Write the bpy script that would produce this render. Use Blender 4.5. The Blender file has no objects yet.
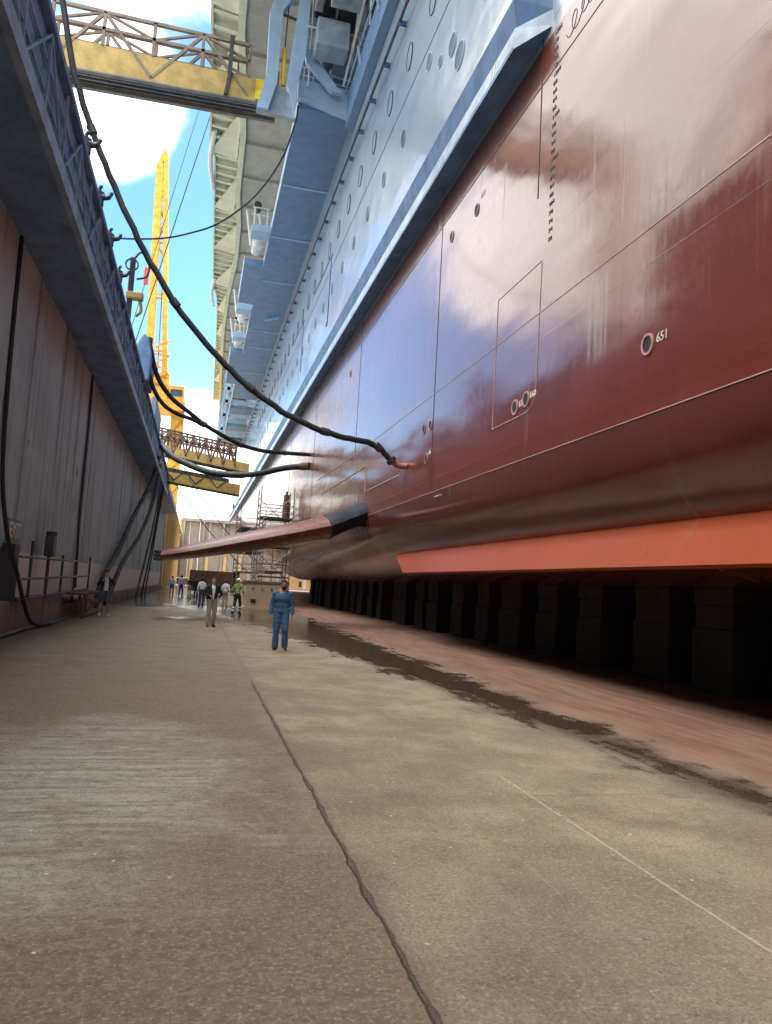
import bpy, bmesh, math, random
import numpy as np
from mathutils import Vector, Matrix
random.seed(7)
sc = bpy.context.scene
COL = sc.collection
R = math.radians

# ------------------------------------------------------------------ node helpers
class V:
    """wraps a float socket so that shader arithmetic can be written as an expression"""
    def __init__(s, nt, sock): s.nt, s.s = nt, sock
    def _m(s, op, *a, clamp=False):
        n = s.nt.nodes.new('ShaderNodeMath'); n.operation = op; n.use_clamp = clamp
        for i, x in enumerate((s,) + a):
            if isinstance(x, V): s.nt.links.new(x.s, n.inputs[i])
            else: n.inputs[i].default_value = x
        return V(s.nt, n.outputs[0])
    def __add__(s, o): return s._m('ADD', o)
    __radd__ = __add__
    def __mul__(s, o): return s._m('MULTIPLY', o)
    __rmul__ = __mul__
    def __sub__(s, o): return s._m('SUBTRACT', o)
    def __rsub__(s, o): return (s * -1.0) + o
    def __truediv__(s, o): return s._m('DIVIDE', o)
    def abs(s): return s._m('ABSOLUTE')
    def max(s, o): return s._m('MAXIMUM', o)
    def min(s, o): return s._m('MINIMUM', o)
    def mod(s, o): return s._m('FLOORED_MODULO', o)
    def floor(s): return s._m('FLOOR')
    def clamp(s): return s._m('ADD', 0.0, clamp=True)
    def ss(s, a, b, lo=0.0, hi=1.0):
        n = s.nt.nodes.new('ShaderNodeMapRange'); n.interpolation_type = 'SMOOTHSTEP'
        s.nt.links.new(s.s, n.inputs['Value'])
        for k, v in zip(('From Min', 'From Max', 'To Min', 'To Max'), (a, b, lo, hi)): n.inputs[k].default_value = v
        return V(s.nt, n.outputs[0])

class NT:
    def __init__(s, nt): s.nt = nt
    def pos(s):
        g = s.nt.nodes.new('ShaderNodeNewGeometry'); return g.outputs['Position']
    def sep(s, sock):
        n = s.nt.nodes.new('ShaderNodeSeparateXYZ'); s.nt.links.new(sock, n.inputs[0])
        return [V(s.nt, n.outputs[i]) for i in range(3)]
    def comb(s, x, y, z):
        n = s.nt.nodes.new('ShaderNodeCombineXYZ')
        for i, a in enumerate((x, y, z)):
            if isinstance(a, V): s.nt.links.new(a.s, n.inputs[i])
            else: n.inputs[i].default_value = a
        return n.outputs[0]
    def noise(s, vec, scale=1.0, detail=4, rough=.55, scl=(1, 1, 1), off=(0, 0, 0)):
        m = s.nt.nodes.new('ShaderNodeMapping'); m.inputs['Scale'].default_value = scl; m.inputs['Location'].default_value = off
        s.nt.links.new(vec, m.inputs[0])
        n = s.nt.nodes.new('ShaderNodeTexNoise'); n.inputs['Scale'].default_value = scale
        n.inputs['Detail'].default_value = detail; n.inputs['Roughness'].default_value = rough
        s.nt.links.new(m.outputs[0], n.inputs['Vector'])
        return V(s.nt, n.outputs['Fac'])
    def voro(s, vec, scale):
        n = s.nt.nodes.new('ShaderNodeTexVoronoi'); n.inputs['Scale'].default_value = scale
        s.nt.links.new(vec, n.inputs['Vector']); return V(s.nt, n.outputs['Distance']), n.outputs['Color']
    def mix(s, fac, a, b, mode='MIX'):
        n = s.nt.nodes.new('ShaderNodeMix'); n.data_type = 'RGBA'; n.blend_type = mode; n.clamp_factor = True
        if isinstance(fac, V): s.nt.links.new(fac.s, n.inputs[0])
        else: n.inputs[0].default_value = fac
        for k, c in ((6, a), (7, b)):
            if isinstance(c, (tuple, list)): n.inputs[k].default_value = (*c[:3], 1)
            else: s.nt.links.new(c, n.inputs[k])
        return n.outputs[2]
    def bump(s, h, strength=.3, dist=.02, normal=None):
        n = s.nt.nodes.new('ShaderNodeBump'); n.inputs['Strength'].default_value = strength; n.inputs['Distance'].default_value = dist
        s.nt.links.new(h.s, n.inputs['Height'])
        if normal: s.nt.links.new(normal, n.inputs['Normal'])
        return n.outputs[0]

def newmat(name):
    m = bpy.data.materials.new(name); m.use_nodes = True
    return m, NT(m.node_tree), m.node_tree.nodes['Principled BSDF']

def setin(m, b, k, v):
    if isinstance(v, V): m.node_tree.links.new(v.s, b.inputs[k])
    elif isinstance(v, bpy.types.NodeSocket): m.node_tree.links.new(v, b.inputs[k])
    elif isinstance(v, tuple): b.inputs[k].default_value = (*v[:3], 1)
    else: b.inputs[k].default_value = v

MATS = {}
def paint(name, col, rough=.5, metal=0.0, var=.25, dirt=(.06, .05, .04), dirtamt=.35, scale=1.2, bump=.05):
    """painted or bare surface with uneven tone, grime and slight unevenness"""
    if name in MATS: return MATS[name]
    m, t, b = newmat(name)
    p = t.pos()
    n1 = t.noise(p, scale, 5, .6)
    n2 = t.noise(p, scale * .6, 6, .65, scl=(2.2, 2.2, .35), off=(3, 1, 7))
    c = t.mix(n1.ss(.3, .7), tuple(x * (1 - var) for x in col), tuple(min(1, x * (1 + var)) for x in col))
    c = t.mix(n2.ss(.55, .8) * dirtamt, c, dirt)
    setin(m, b, 'Base Color', c)
    setin(m, b, 'Roughness', n2.ss(.3, .8, max(.02, rough - .1), min(1, rough + .15)))
    b.inputs['Metallic'].default_value = metal
    if bump: setin(m, b, 'Normal', t.bump(t.noise(p, scale * 9, 3), bump, .01))
    MATS[name] = m
    return m

# ------------------------------------------------------------------ mesh helpers
class MB:
    def __init__(s): s.v, s.f, s.m = [], [], []
    def add(s, vs, fs, mi=0):
        o = len(s.v); s.v += [tuple(v) for v in vs]; s.f += [[i + o for i in f] for f in fs]; s.m += [mi] * len(fs); return s
    def box(s, x0, x1, y0, y1, z0, z1, mi=0):
        vs = [(x, y, z) for x in (x0, x1) for y in (y0, y1) for z in (z0, z1)]
        return s.add(vs, [(0, 1, 3, 2), (4, 6, 7, 5), (0, 4, 5, 1), (2, 3, 7, 6), (0, 2, 6, 4), (1, 5, 7, 3)], mi)
    def bar(s, p, q, w, h=None, up=(0, 0, 1), mi=0):
        h = h or w; p, q = Vector(p), Vector(q); d = (q - p).normalized(); u = Vector(up)
        if abs(d.dot(u)) > .98: u = Vector((0, 1, 0))
        r = d.cross(u).normalized() * (w / 2); u = r.cross(d).normalized() * (h / 2)
        vs = [a + sx * r + sy * u for a in (p, q) for sx, sy in ((-1, -1), (1, -1), (1, 1), (-1, 1))]
        return s.add(vs, [(3, 2, 1, 0), (4, 5, 6, 7), (0, 1, 5, 4), (1, 2, 6, 5), (2, 3, 7, 6), (3, 0, 4, 7)], mi)
    def tube(s, pts, r, n=8, mi=0):
        pts = [Vector(p) for p in pts]; N = len(pts); rings = []
        ref = Vector((0, 0, 1))
        for i, p in enumerate(pts):
            d = (pts[min(i + 1, N - 1)] - pts[max(i - 1, 0)]).normalized()
            if abs(d.dot(ref)) > .95: ref = Vector((0, 1, 0)) if abs(d.y) < .9 else Vector((1, 0, 0))
            a = d.cross(ref).normalized(); b_ = d.cross(a).normalized(); ref = a.cross(d)
            rr = r[i] if isinstance(r, (list, tuple)) else r
            rings.append([p + rr * (math.cos(2 * math.pi * k / n) * a + math.sin(2 * math.pi * k / n) * b_) for k in range(n)])
        vs = [v for q in rings for v in q]; fs = []
        for i in range(N - 1):
            for k in range(n):
                fs.append((i * n + k, i * n + (k + 1) % n, (i + 1) * n + (k + 1) % n, (i + 1) * n + k))
        fs += [tuple(range(n))[::-1], tuple((N - 1) * n + k for k in range(n))]
        return s.add(vs, fs, mi)
    def prism(s, poly, axis, lo, hi, mi=0):
        """poly: 2-D outline in the two axes other than `axis`, extruded from lo to hi"""
        n = len(poly); vs = []
        for w in (lo, hi):
            for a, b_ in poly:
                vs.append({0: (w, a, b_), 1: (a, w, b_), 2: (a, b_, w)}[axis])
        fs = [tuple(range(n))[::-1], tuple(range(n, 2 * n))] + [(i, (i + 1) % n, (i + 1) % n + n, i + n) for i in range(n)]
        return s.add(vs, fs, mi)
    def cyl(s, c, axis, r, lo, hi, n=20, ry=None, mi=0):
        ry = ry or r
        return s.prism([(c[0] + r * math.cos(2 * math.pi * k / n), c[1] + ry * math.sin(2 * math.pi * k / n)) for k in range(n)], axis, lo, hi, mi)
    def ring(s, c, axis, r, t, lo, hi, n=24, ry=None, mi=0):
        ry = ry or r
        for k in range(n):
            a, b_ = 2 * math.pi * k / n, 2 * math.pi * (k + 1) / n
            q = [(c[0] + f * math.cos(x), c[1] + g * math.sin(x)) for f, g, x in ((r, ry, a), (r, ry, b_), (r - t, ry - t, b_), (r - t, ry - t, a))]
            s.prism(q, axis, lo, hi, mi)
        return s
    def build(s, name, mats, parent=None, smooth=False, bevel=0, recalc=True):
        me = bpy.data.meshes.new(name); me.from_pydata(s.v, [], s.f)
        for m in (mats if isinstance(mats, (list, tuple)) else [mats]): me.materials.append(m)
        me.polygons.foreach_set('material_index', s.m)
        if recalc:
            bm = bmesh.new(); bm.from_mesh(me); bmesh.ops.recalc_face_normals(bm, faces=bm.faces); bm.to_mesh(me); bm.free()
        if smooth:
            me.polygons.foreach_set('use_smooth', [True] * len(me.polygons))
            try: me.set_sharp_from_angle(angle=R(40))
            except Exception: pass
        me.update()
        o = bpy.data.objects.new(name, me); COL.objects.link(o)
        if parent:
            o.parent = parent; o.matrix_parent_inverse = Matrix.Translation(-Vector(parent.location)) if parent.rotation_euler.z == 0 else parent.matrix_basis.inverted()
            if parent.parent: o.matrix_parent_inverse = Matrix.Identity(4)
        if bevel:
            b_ = o.modifiers.new('Bevel', 'BEVEL'); b_.width = bevel; b_.segments = 2; b_.limit_method = 'ANGLE'
        return o

def tag(o, label, cat=None, group=None, kind=None):
    if label: o['label'] = label
    if cat: o['category'] = cat
    if group: o['group'] = group
    if kind: o['kind'] = kind
    return o
def thing(name, label, cat, loc=(0, 0, 0), group=None):
    o = bpy.data.objects.new(name, None); COL.objects.link(o); o.location = loc
    o.empty_display_size = .3
    return tag(o, label, cat, group)
def dup(root, loc, label=None, rz=None):
    c = root.copy(); COL.objects.link(c); c.location = loc
    if rz is not None: c.rotation_euler.z = rz
    if label: c['label'] = label
    for ch in root.children:
        d = ch.copy(); COL.objects.link(d); d.parent = c
        for g in ch.children:
            e = g.copy(); COL.objects.link(e); e.parent = d
    return c

def spline(pts, k=6):
    """Catmull-Rom through the points"""
    P = [Vector(p) for p in pts]; P = [P[0] * 2 - P[1]] + P + [P[-1] * 2 - P[-2]]; out = []
    for i in range(1, len(P) - 2):
        a, b_, c, d = P[i - 1:i + 3]
        for j in range(k):
            t = j / k
            out.append(.5 * ((2 * b_) + (c - a) * t + (2 * a - 5 * b_ + 4 * c - d) * t * t + (3 * b_ - a - 3 * c + d) * t ** 3))
    out.append(P[-2]); return out

def textmesh(s, size, origin, xd, yd, mat, name, parent, thick=.004, sx=1.0):
    cu = bpy.data.curves.new('t', 'FONT'); cu.body = s; cu.size = size; cu.extrude = thick; cu.resolution_u = 2
    cu.offset = size * .008
    to = bpy.data.objects.new('t', cu); COL.objects.link(to)
    me = bpy.data.meshes.new_from_object(to); bpy.data.objects.remove(to); bpy.data.curves.remove(cu)
    xd, yd = Vector(xd), Vector(yd); zd = xd.cross(yd)
    M = Matrix((xd * sx, yd, zd)).transposed().to_4x4(); M.translation = Vector(origin)
    me.transform(M); me.materials.clear(); me.materials.append(mat)
    o = bpy.data.objects.new(name, me); COL.objects.link(o)
    if parent:
        o.parent = parent
        o.matrix_parent_inverse = Matrix.Translation(-Vector(parent.location)) if not parent.parent else Matrix.Identity(4)
    return o

# ------------------------------------------------------------------ camera
cam = bpy.data.cameras.new('Camera'); co = bpy.data.objects.new('Camera', cam); COL.objects.link(co)
cam.sensor_fit = 'VERTICAL'; cam.sensor_height = 36; cam.lens = 36 * 740 / 1024
cam.clip_end = 6000; cam.clip_start = .05
bx, by, bz = Vector((.96691288, -.24899085, .05552514)), Vector((-.07918715, -.08603872, .99313984)), Vector((.24250542, .96467658, .10290882))
M = Matrix((bx, by, -bz)).transposed().to_4x4(); M.translation = (0, 0, 1.68)
co.matrix_world = M
sc.camera = co

# ------------------------------------------------------------------ light
SUN_AZ, SUN_EL = R(38), R(58)
sd = Vector((math.sin(SUN_AZ) * math.cos(SUN_EL), math.cos(SUN_AZ) * math.cos(SUN_EL), math.sin(SUN_EL)))
sl = bpy.data.lights.new('Sun', 'SUN'); so = bpy.data.objects.new('Sun', sl); COL.objects.link(so)
sl.energy = 4.5; sl.angle = R(.5); sl.color = (1, .93, .82)
so.rotation_euler = sd.to_track_quat('Z', 'Y').to_euler()

w = bpy.data.worlds.new('World'); sc.world = w; w.use_nodes = True
wt = NT(w.node_tree); bg = w.node_tree.nodes['Background']
sky = w.node_tree.nodes.new('ShaderNodeTexSky'); sky.sky_type = 'NISHITA'; sky.sun_disc = False
sky.sun_elevation = SUN_EL; sky.sun_rotation = SUN_AZ; sky.altitude = 0; sky.air_density = 1.0; sky.dust_density = .3; sky.ozone_density = 1.2
tc = w.node_tree.nodes.new('ShaderNodeTexCoord'); gd = tc.outputs['Generated']
dx, dy, dz = wt.sep(gd)
def blob(c, r, amp):
    n = w.node_tree.nodes.new('ShaderNodeVectorMath'); n.operation = 'DISTANCE'
    w.node_tree.links.new(gd, n.inputs[0]); n.inputs[1].default_value = c
    return V(w.node_tree, n.outputs['Value']).ss(0, r, amp, 0)
cn = wt.noise(gd, 3.2, 10, .58, off=(1.3, .4, 2.1)); cn2 = wt.noise(gd, 9, 6, .6)
cov = cn * .8 + cn2 * .25 + .05
for b_ in [((-.028, .905, .425), .33, -.42), ((.02, .93, .34), .16, -.3), ((-.125, .85, .51), .14, .50), ((-.02, .985, .15), .17, .50),
           ((-.217, .937, .275), .20, -.6), ((-.42, .72, .56), .35, .25), ((-.30, .87, .40), .14, .22), ((-.5, .5, .7), .4, .25)]:
    cov = cov + blob(*b_)
zen = dz.ss(.58, .92) * dx.ss(.4, -.1)
cov = cov + zen * .35
mask = cov.ss(.46, .68); mask = mask * mask * mask
KLOW, KZEN = 14.5, 52.0
cl = (cn2.ss(.2, .8, .75, 1.1)) * (zen * (KZEN - KLOW) + KLOW)
cc = wt.comb(cl * 1.0, cl * .985, cl * .95)
hs = w.node_tree.nodes.new('ShaderNodeHueSaturation'); hs.inputs['Saturation'].default_value = 1.28; hs.inputs['Value'].default_value = 1.45
w.node_tree.links.new(sky.outputs[0], hs.inputs['Color'])
w.node_tree.links.new(wt.mix(mask, hs.outputs[0], cc), bg.inputs['Color'])
bg.inputs['Strength'].default_value = .14
vs_ = sc.view_settings; vs_.view_transform = 'Standard'; vs_.look = 'None'; vs_.gamma = 1; vs_.use_curve_mapping = False
sc.display_settings.display_device = 'sRGB'
vs_.exposure = 0.7
sc.cycles.max_bounces = 8; sc.cycles.diffuse_bounces = 3; sc.cycles.glossy_bounces = 4
sc.cycles.use_denoising = True
sc.cycles.sample_clamp_indirect = 8

# ------------------------------------------------------------------ materials
def mat_floor():
    m, t, b = newmat('dock_concrete'); p = t.pos(); x, y, z = t.sep(p)
    big = t.noise(p, .28, 6, .6); mid = t.noise(p, 1.1, 6, .62, off=(5, 2, 0)); fine = t.noise(p, 14, 5, .65); grit = t.noise(p, 55, 3, .6)
    broom = t.noise(p, 1, 6, .62, scl=(.9, 9, 1)); drag = t.noise(p, 1, 5, .6, scl=(5.5, .45, 1))
    wob = (mid - .5) * 1.0
    brown = t.mix(fine.ss(.3, .7), (.115, .082, .054), (.175, .132, .09))
    grey = t.mix(fine.ss(.3, .7), (.28, .265, .22), (.36, .345, .29))
    # pale laitance patches on the near left bay
    ex = (x + .75) / 1.55; ey = (y - 6.6) / 3.1
    el = (ex * ex + ey * ey)._m('SQRT') + (broom - .5) * 1.1 + (t.noise(p, .8, 7, .68, off=(3, 3, 0)) - .5) * 2.0
    pale = el.ss(1.2, .45) * broom.ss(.36, .6, .35, 1) * fine.ss(.25, .5, .6, 1)
    pale = pale.max(big.ss(.52, .7) * broom.ss(.35, .65) * .75).max((y - 9)._m('MULTIPLY', .12).clamp() * broom.ss(.3, .7) * .55)
    left = t.mix(pale, brown, grey)
    warm = t.mix(mid.ss(.3, .72), (.165, .125, .078), (.315, .255, .165))
    warm = t.mix(drag.ss(.5, .75) * .5, warm, (.17, .125, .09))
    warm = t.mix((y - 3.4).ss(2.2, -.6) * mid.ss(.25, .6) * .6, warm, (.21, .165, .125))
    warm = t.mix(t.noise(p, 7, 6, .7, off=(1, 8, 0)).ss(.52, .7) * .55, warm, (.13, .10, .07))
    warm = t.mix(t.noise(p, 22, 5, .7, off=(4, 4, 0)).ss(.5, .68) * .45, warm, (.40, .335, .24))
    warm = t.mix(big.ss(.5, .66) * .5, warm, (.15, .115, .082))
    left = t.mix(t.noise(p, 5, 6, .7, scl=(1, 1.6, 1), off=(2, 8, 0)).ss(.5, .7) * .6, left, (.10, .074, .056))
    left = t.mix(t.noise(p, 18, 5, .7, off=(4, 1, 0)).ss(.52, .7) * .35, left, (.32, .29, .25))
    warm = t.mix(t.noise(p, .75, 7, .7, scl=(1, .6, 1), off=(11, 3, 0)).ss(.46, .64) * .6, warm, (.135, .098, .066))
    left = t.mix(t.noise(p, .7, 7, .7, off=(13, 3, 0)).ss(.48, .62) * .4, left, (.12, .085, .06))
    scr = t.noise(p, 1, 4, .7, scl=(26, 1.1, 1), off=(3, 5, 0)).ss(.62, .72) * mid.ss(.4, .6)
    warm = t.mix(scr * .4, warm, (.38, .33, .25)); left = t.mix(scr * .3, left, (.33, .3, .25))
    spots = t.noise(p, 3.3, 7, .75, off=(21, 3, 0))
    warm = t.mix(spots.ss(.56, .64) * .5, warm, (.115, .084, .056)); left = t.mix(spots.ss(.57, .65) * .45, left, (.085, .062, .044))
    side = (x + wob * .5 + (broom - .5) * .4).ss(.75, 1.35)
    c = t.mix(side, left, warm)
    far = (y + wob * 6).ss(12, 30)
    c = t.mix(far * .55, c, t.mix(mid.ss(.3, .7), (.165, .125, .082), (.285, .232, .16)))
    # aggregate flecks
    vd, vc = t.voro(p, 26)
    vx = V(m.node_tree, t.nt.nodes.new('ShaderNodeSeparateColor').outputs[0]); t.nt.links.new(vc, vx.s.node.inputs[0])
    clus = t.noise(p, 1.7, 5, .7, off=(9, 2, 0))
    c = t.mix(vd.ss(.24, .06) * vx.ss(.5, .95) * (clus * side.ss(0, 1, .86, 1.0)).ss(.5, .64) * grit.ss(.38, .6), c, (.55, .49, .39))
    vd2, vc2 = t.voro(p, 9)
    vx2 = V(m.node_tree, t.nt.nodes.new('ShaderNodeSeparateColor').outputs[0]); t.nt.links.new(vc2, vx2.s.node.inputs[0])
    c = t.mix(vd2.ss(.13, .05) * vx2.ss(.90, .93) * fine.ss(.4, .5), c, (.62, .57, .48))
    c = t.mix(vd2.ss(.2, .1) * vx2.ss(.12, .06) * fine.ss(.45, .55) * .7, c, (.07, .055, .04))
    c = t.mix(grit.ss(.50, .64) * .6, c, (.085, .066, .048)); c = t.mix(t.noise(p, 38, 4, .7, off=(2, 2, 0)).ss(.52, .66) * .4, c, (.42, .36, .27))
    # antifouling dust under the hull
    red = (x + wob * 1.2 + (drag - .5) * 1.6).ss(4.9, 6.0)
    c = t.mix(red * t.noise(p, .9, 6, .65, scl=(1.6, .5, 1), off=(4, 9, 0)).ss(.35, .55, .6, .95), c, t.mix(drag.ss(.35, .65), (.13, .058, .036), (.235, .115, .075)))
    # wet run-off along the hull
    cx = (y - 9).max(0) * -.055 + 5.02
    wd = (y - 6).max(0) * .07 + .15
    wv = ((x - cx).abs() - wd) + (mid - .5) * 2.2 + (drag - .5) * 1.6
    wet = (wv + (t.noise(p, 3.2, 5, .65) - .5) * 1.1)  .ss(.22, -.30) * (y + wob * 3).ss(60, 40)
    # puddles by the wall further down the dock
    pm = (t.noise(p, .12, 5, .62, scl=(2.2, 1, 1)) * 1.0 + (y.ss(38, 52) * .2) - x.ss(0, 4) * .3 - y.ss(95, 130) * .25)
    pud = pm.ss(.48, .54) * y.ss(34, 46)
    pud = pud.max((((x + .6) / .55) * ((x + .6) / .55) + ((y - 32.5) / 1.3) * ((y - 32.5) / 1.3) + (t.noise(p, 2.2, 5, .65) - .5) * 7).ss(.9, .5))
    damp = wet.max(pud)
    c = t.mix(pud * .78, c, (.028, .022, .018)); c = t.mix(wet * .62, c, (.05, .036, .026))
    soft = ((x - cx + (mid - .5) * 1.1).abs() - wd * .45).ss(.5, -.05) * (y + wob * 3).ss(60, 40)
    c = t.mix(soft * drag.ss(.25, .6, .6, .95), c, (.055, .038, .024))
    # cracks, joints, chalk line
    cr = (x - 1.06 - (t.noise(p, .9, 5, .7) - .5) * .085).abs()
    crk = (cr - (t.noise(p, 3.1, 4, .7, off=(1, 6, 0)) - .49) * .07).ss(.02, .004) * y.ss(13.5, 11) * fine.ss(.25, .5, .55, 1)
    cr2 = (x + 2.35 - (mid - .5) * .3).abs().ss(.03, .008) * y.ss(10, 9) * .4
    jy = ((y + (mid - .5) * .05).mod(5.95) - .02).abs().ss(.035, .01) * .3 * mid.ss(.35,.6)
    c = t.mix(crk.max(cr2).max(jy) * .85, c, (.065, .05, .038))
    c = t.mix(cr.ss(.09, .02) * .3, c, (.12, .09, .068))
    wl = (x - 2.9 - (mid - .5) * .08).abs().ss(.014, .006) * y.ss(6.9, 6.5) * fine.ss(.38, .5)
    c = t.mix(wl * .45, c, (.55, .5, .42))
    setin(m, b, 'Base Color', c)
    ro = t.mix(damp, (.82, .82, .82), (.06, .06, .06)); 
    ro = t.mix(pale * .5, ro, (.6, .6, .6))
    setin(m, b, 'Roughness', ro)
    b.inputs['Specular IOR Level'].default_value = .4
    h = fine * .5 + grit * .35 + broom * .7 + crk * -3.0 + jy * -1
    h = h * (damp * -.93 + 1.0)
    setin(m, b, 'Normal', t.bump(h, .8, .014))
    return m

def mat_antifoul(name, c1, c2, rough=.17, coat=1.0, ior=1.78, spec=.1):
    m, t, b = newmat(name); p = t.pos(); x, y, z = t.sep(p)
    n1 = t.noise(p, .35, 5, .6); st = t.noise(p, 1, 6, .65, scl=(1, 3.2, .16)); st2 = t.noise(p, 1, 4, .6, scl=(1, 9, .3), off=(2, 5, 1))
    n3 = t.noise(p, 5, 5, .6)
    c = t.mix(n1.ss(.3, .7), c1, c2)
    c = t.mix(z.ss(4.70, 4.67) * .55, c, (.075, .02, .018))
    c = t.mix(z.ss(14.26, 14.28), c, (.42, .45, .47))
    seam = ((z - .35).mod(2.28) - .02).abs().ss(.022, .006).max(((y - 1.7).mod(9.4) - .02).abs().ss(.02, .006)) * z.ss(4.8, 5.0)
    c = t.mix(seam * .3, c, (.06, .02, .015))
    streak = (st.ss(.54, .76) * st2.ss(.38, .66) * y.ss(2, 14, .5, 1))
    aft = y.ss(22, 48)
    c = t.mix(streak * .3, c, (.40, .24, .20))
    c = t.mix(aft * st2.ss(.45, .62) * .6, c, (.36, .28, .21)); c = t.mix(aft * t.noise(p, 1, 5, .65, scl=(1, 5, .22), off=(7, 1, 3)).ss(.52, .66) * .7, c, (.13, .06, .03))
    # scuffed smear below the second seam
    sm = (((y - 11.9) / .5) * ((y - 11.9) / .5)).ss(1, .1) * z.ss(5.9, 6.4) * z.ss(7.8, 7.2) * st2.ss(.42, .6)
    c = t.mix(sm * .45, c, (.5, .38, .33))
    setin(m, b, 'Base Color', c)
    setin(m, b, 'Roughness', .42)
    b.inputs['Specular IOR Level'].default_value = .2
    b.inputs['Coat Weight'].default_value = coat
    b.inputs['Coat IOR'].default_value = ior; b.inputs['Specular IOR Level'].default_value = spec
    setin(m, b, 'Coat Roughness', streak * .22 + n3.ss(.3, .75, rough - .08, rough) + aft * .06 + sm * .2)
    zf = z / 1.02
    strake = ((zf.floor() * 12.99)._m('SINE') * (zf - zf.floor())) * z.ss(4.8, 5.2)
    bh = t.noise(p, 1, 2, .5, scl=(.3, .13, .42)) * 1.0 + t.noise(p, 1, 2, .5, scl=(1, 1.15, .5), off=(3, 0, 2)) * .055 + seam * .008 + st2 * .012 + strake * .10
    nb = t.bump(bh, .35, .16)
    setin(m, b, 'Normal', nb); setin(m, b, 'Coat Normal', nb)
    return m

def mat_topside():
    m, t, b = newmat('topside_paint'); p = t.pos(); x, y, z = t.sep(p)
    n1 = t.noise(p, .4, 5, .6); st = t.noise(p, 1, 6, .65, scl=(1, 3.5, .18))
    c = t.mix(n1.ss(.3, .7), (.26, .35, .45), (.33, .42, .52)); c = t.mix(((z - .6).mod(2.5) - .02).abs().ss(.02, .006).max(((y - 3).mod(8.2) - .02).abs().ss(.02, .006)) * .4, c, (.10, .16, .25))
    c = t.mix(st.ss(.6, .85) * .3, c, (.62, .62, .58))
    setin(m, b, 'Base Color', c); b.inputs['Roughness'].default_value = .35
    b.inputs['Coat Weight'].default_value = 1; setin(m, b, 'Coat Roughness', st.ss(.4, .8, .1, .26))
    nb = t.bump(t.noise(p, 1, 2, .5, scl=(.3, .16, .4)), .35, .16); setin(m, b, 'Normal', nb); setin(m, b, 'Coat Normal', nb)
    return m

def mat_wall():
    m, t, b = newmat('stained_dock_wall'); p = t.pos(); x, y, z = t.sep(p)
    n1 = t.noise(p, .5, 6, .6); dr = t.noise(p, 1, 6, .65, scl=(1, 1.5, .06)); dr2 = t.noise(p, 1, 5, .65, scl=(1, 4.5, .12), off=(0, 3, 1)); f = t.noise(p, 12, 4, .6)
    c = t.mix(n1.ss(.3, .7), (.33, .40, .42), (.46, .53, .55))
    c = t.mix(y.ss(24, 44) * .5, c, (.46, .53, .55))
    c = t.mix(dr.ss(.52, .68) * .75, c, (.085, .095, .105))
    c = t.mix(dr2.ss(.58, .74) * .5, c, (.33, .29, .25))
    c = t.mix(dr2.ss(.45, .32) * .55, c, (.085, .085, .09))
    sp, _ = t.voro(p, .35); c = t.mix(sp.ss(.09, .03), c, (.05, .045, .04))
    lo = (z + (n1 - .5) * .12).ss(2.16, 2.1)
    pl = t.mix(f.ss(.3, .7), (.66, .645, .59), (.76, .74, .68))
    pl = t.mix(dr2.ss(.5, .75) * .55, pl, (.22, .19, .16))
    c = t.mix(lo, c, pl)
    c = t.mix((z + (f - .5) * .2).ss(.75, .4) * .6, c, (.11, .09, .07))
    setin(m, b, 'Base Color', c); b.inputs['Roughness'].default_value = .85
    setin(m, b, 'Normal', t.bump(f + n1, .35, .02))
    return m

def mat_stain(name, c1, c2, streak, amt=.6, rough=.8, sc_=.6):
    m, t, b = newmat(name); p = t.pos()
    n1 = t.noise(p, sc_, 6, .6); dr = t.noise(p, 1, 6, .65, scl=(2.2, 2.2, .15)); f = t.noise(p, 11, 4, .6)
    c = t.mix((n1 * .7 + f * .3).ss(.33, .67), c1, c2); c = t.mix(dr.ss(.5, .72) * amt, c, streak)
    setin(m, b, 'Base Color', c); b.inputs['Roughness'].default_value = rough
    setin(m, b, 'Normal', t.bump(f + n1, .3, .015)); return m

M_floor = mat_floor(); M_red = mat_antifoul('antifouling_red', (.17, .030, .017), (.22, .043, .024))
M_orange = mat_antifoul('antifouling_orange', (.50, .085, .014), (.58, .105, .018), .2, .06, 1.5, .05)
M_fin = mat_antifoul('fin_red', (.23, .045, .038), (.30, .065, .055), .3, .35, 1.5, .2); M_top = mat_topside(); M_wall = mat_wall()
M_gal = paint('gallery_steel', (.15, .25, .43), .6)
M_galrail = paint('gallery_rail', (.27, .35, .48), .55)
M_sponson = paint('fender_blue', (.22, .45, .85), .4, dirtamt=.1)
M_band = paint('fender_band_blue', (.085, .17, .31), .65, dirtamt=.1)
M_sponsonw = paint('fender_lip_white', (.72, .74, .76), .35, dirtamt=.1)
M_lip = paint('fender_lip_paint', (.48, .56, .64), .35, dirtamt=.1)
M_deckblue = paint('overhang_paint', (.15, .26, .42), .5, var=.1, dirtamt=.12)
M_frame = paint('davit_paint', (.40, .55, .72), .45, var=.1, dirtamt=.15)
M_beige = paint('superstructure_soffit', (.50, .48, .40), .6, var=.1, dirtamt=.15)
M_cream = paint('balcony_cream', (.72, .74, .55), .55, var=.08, dirtamt=.1)
M_white = paint('white_paint', (.78, .78, .75), .45, var=.06, dirtamt=.15)
M_yellow = paint('crane_yellow', (.70, .40, .04), .5, dirtamt=.25, dirt=(.35, .15, .03))
M_gyellow = paint('gangway_yellow', (.50, .33, .09), .55, dirtamt=.45, dirt=(.2, .14, .07))
M_gy2 = paint('gangway_bright_yellow', (.85, .52, .02), .5, dirtamt=.2)
M_brownrail = paint('gangway_rail_paint', (.24, .18, .14), .6)
M_orangep = paint('cab_orange', (.72, .33, .03), .5)
M_hose = paint('hose_rubber', (.02, .023, .028), .7, dirtamt=.3, dirt=(.10, .09, .08))
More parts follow.
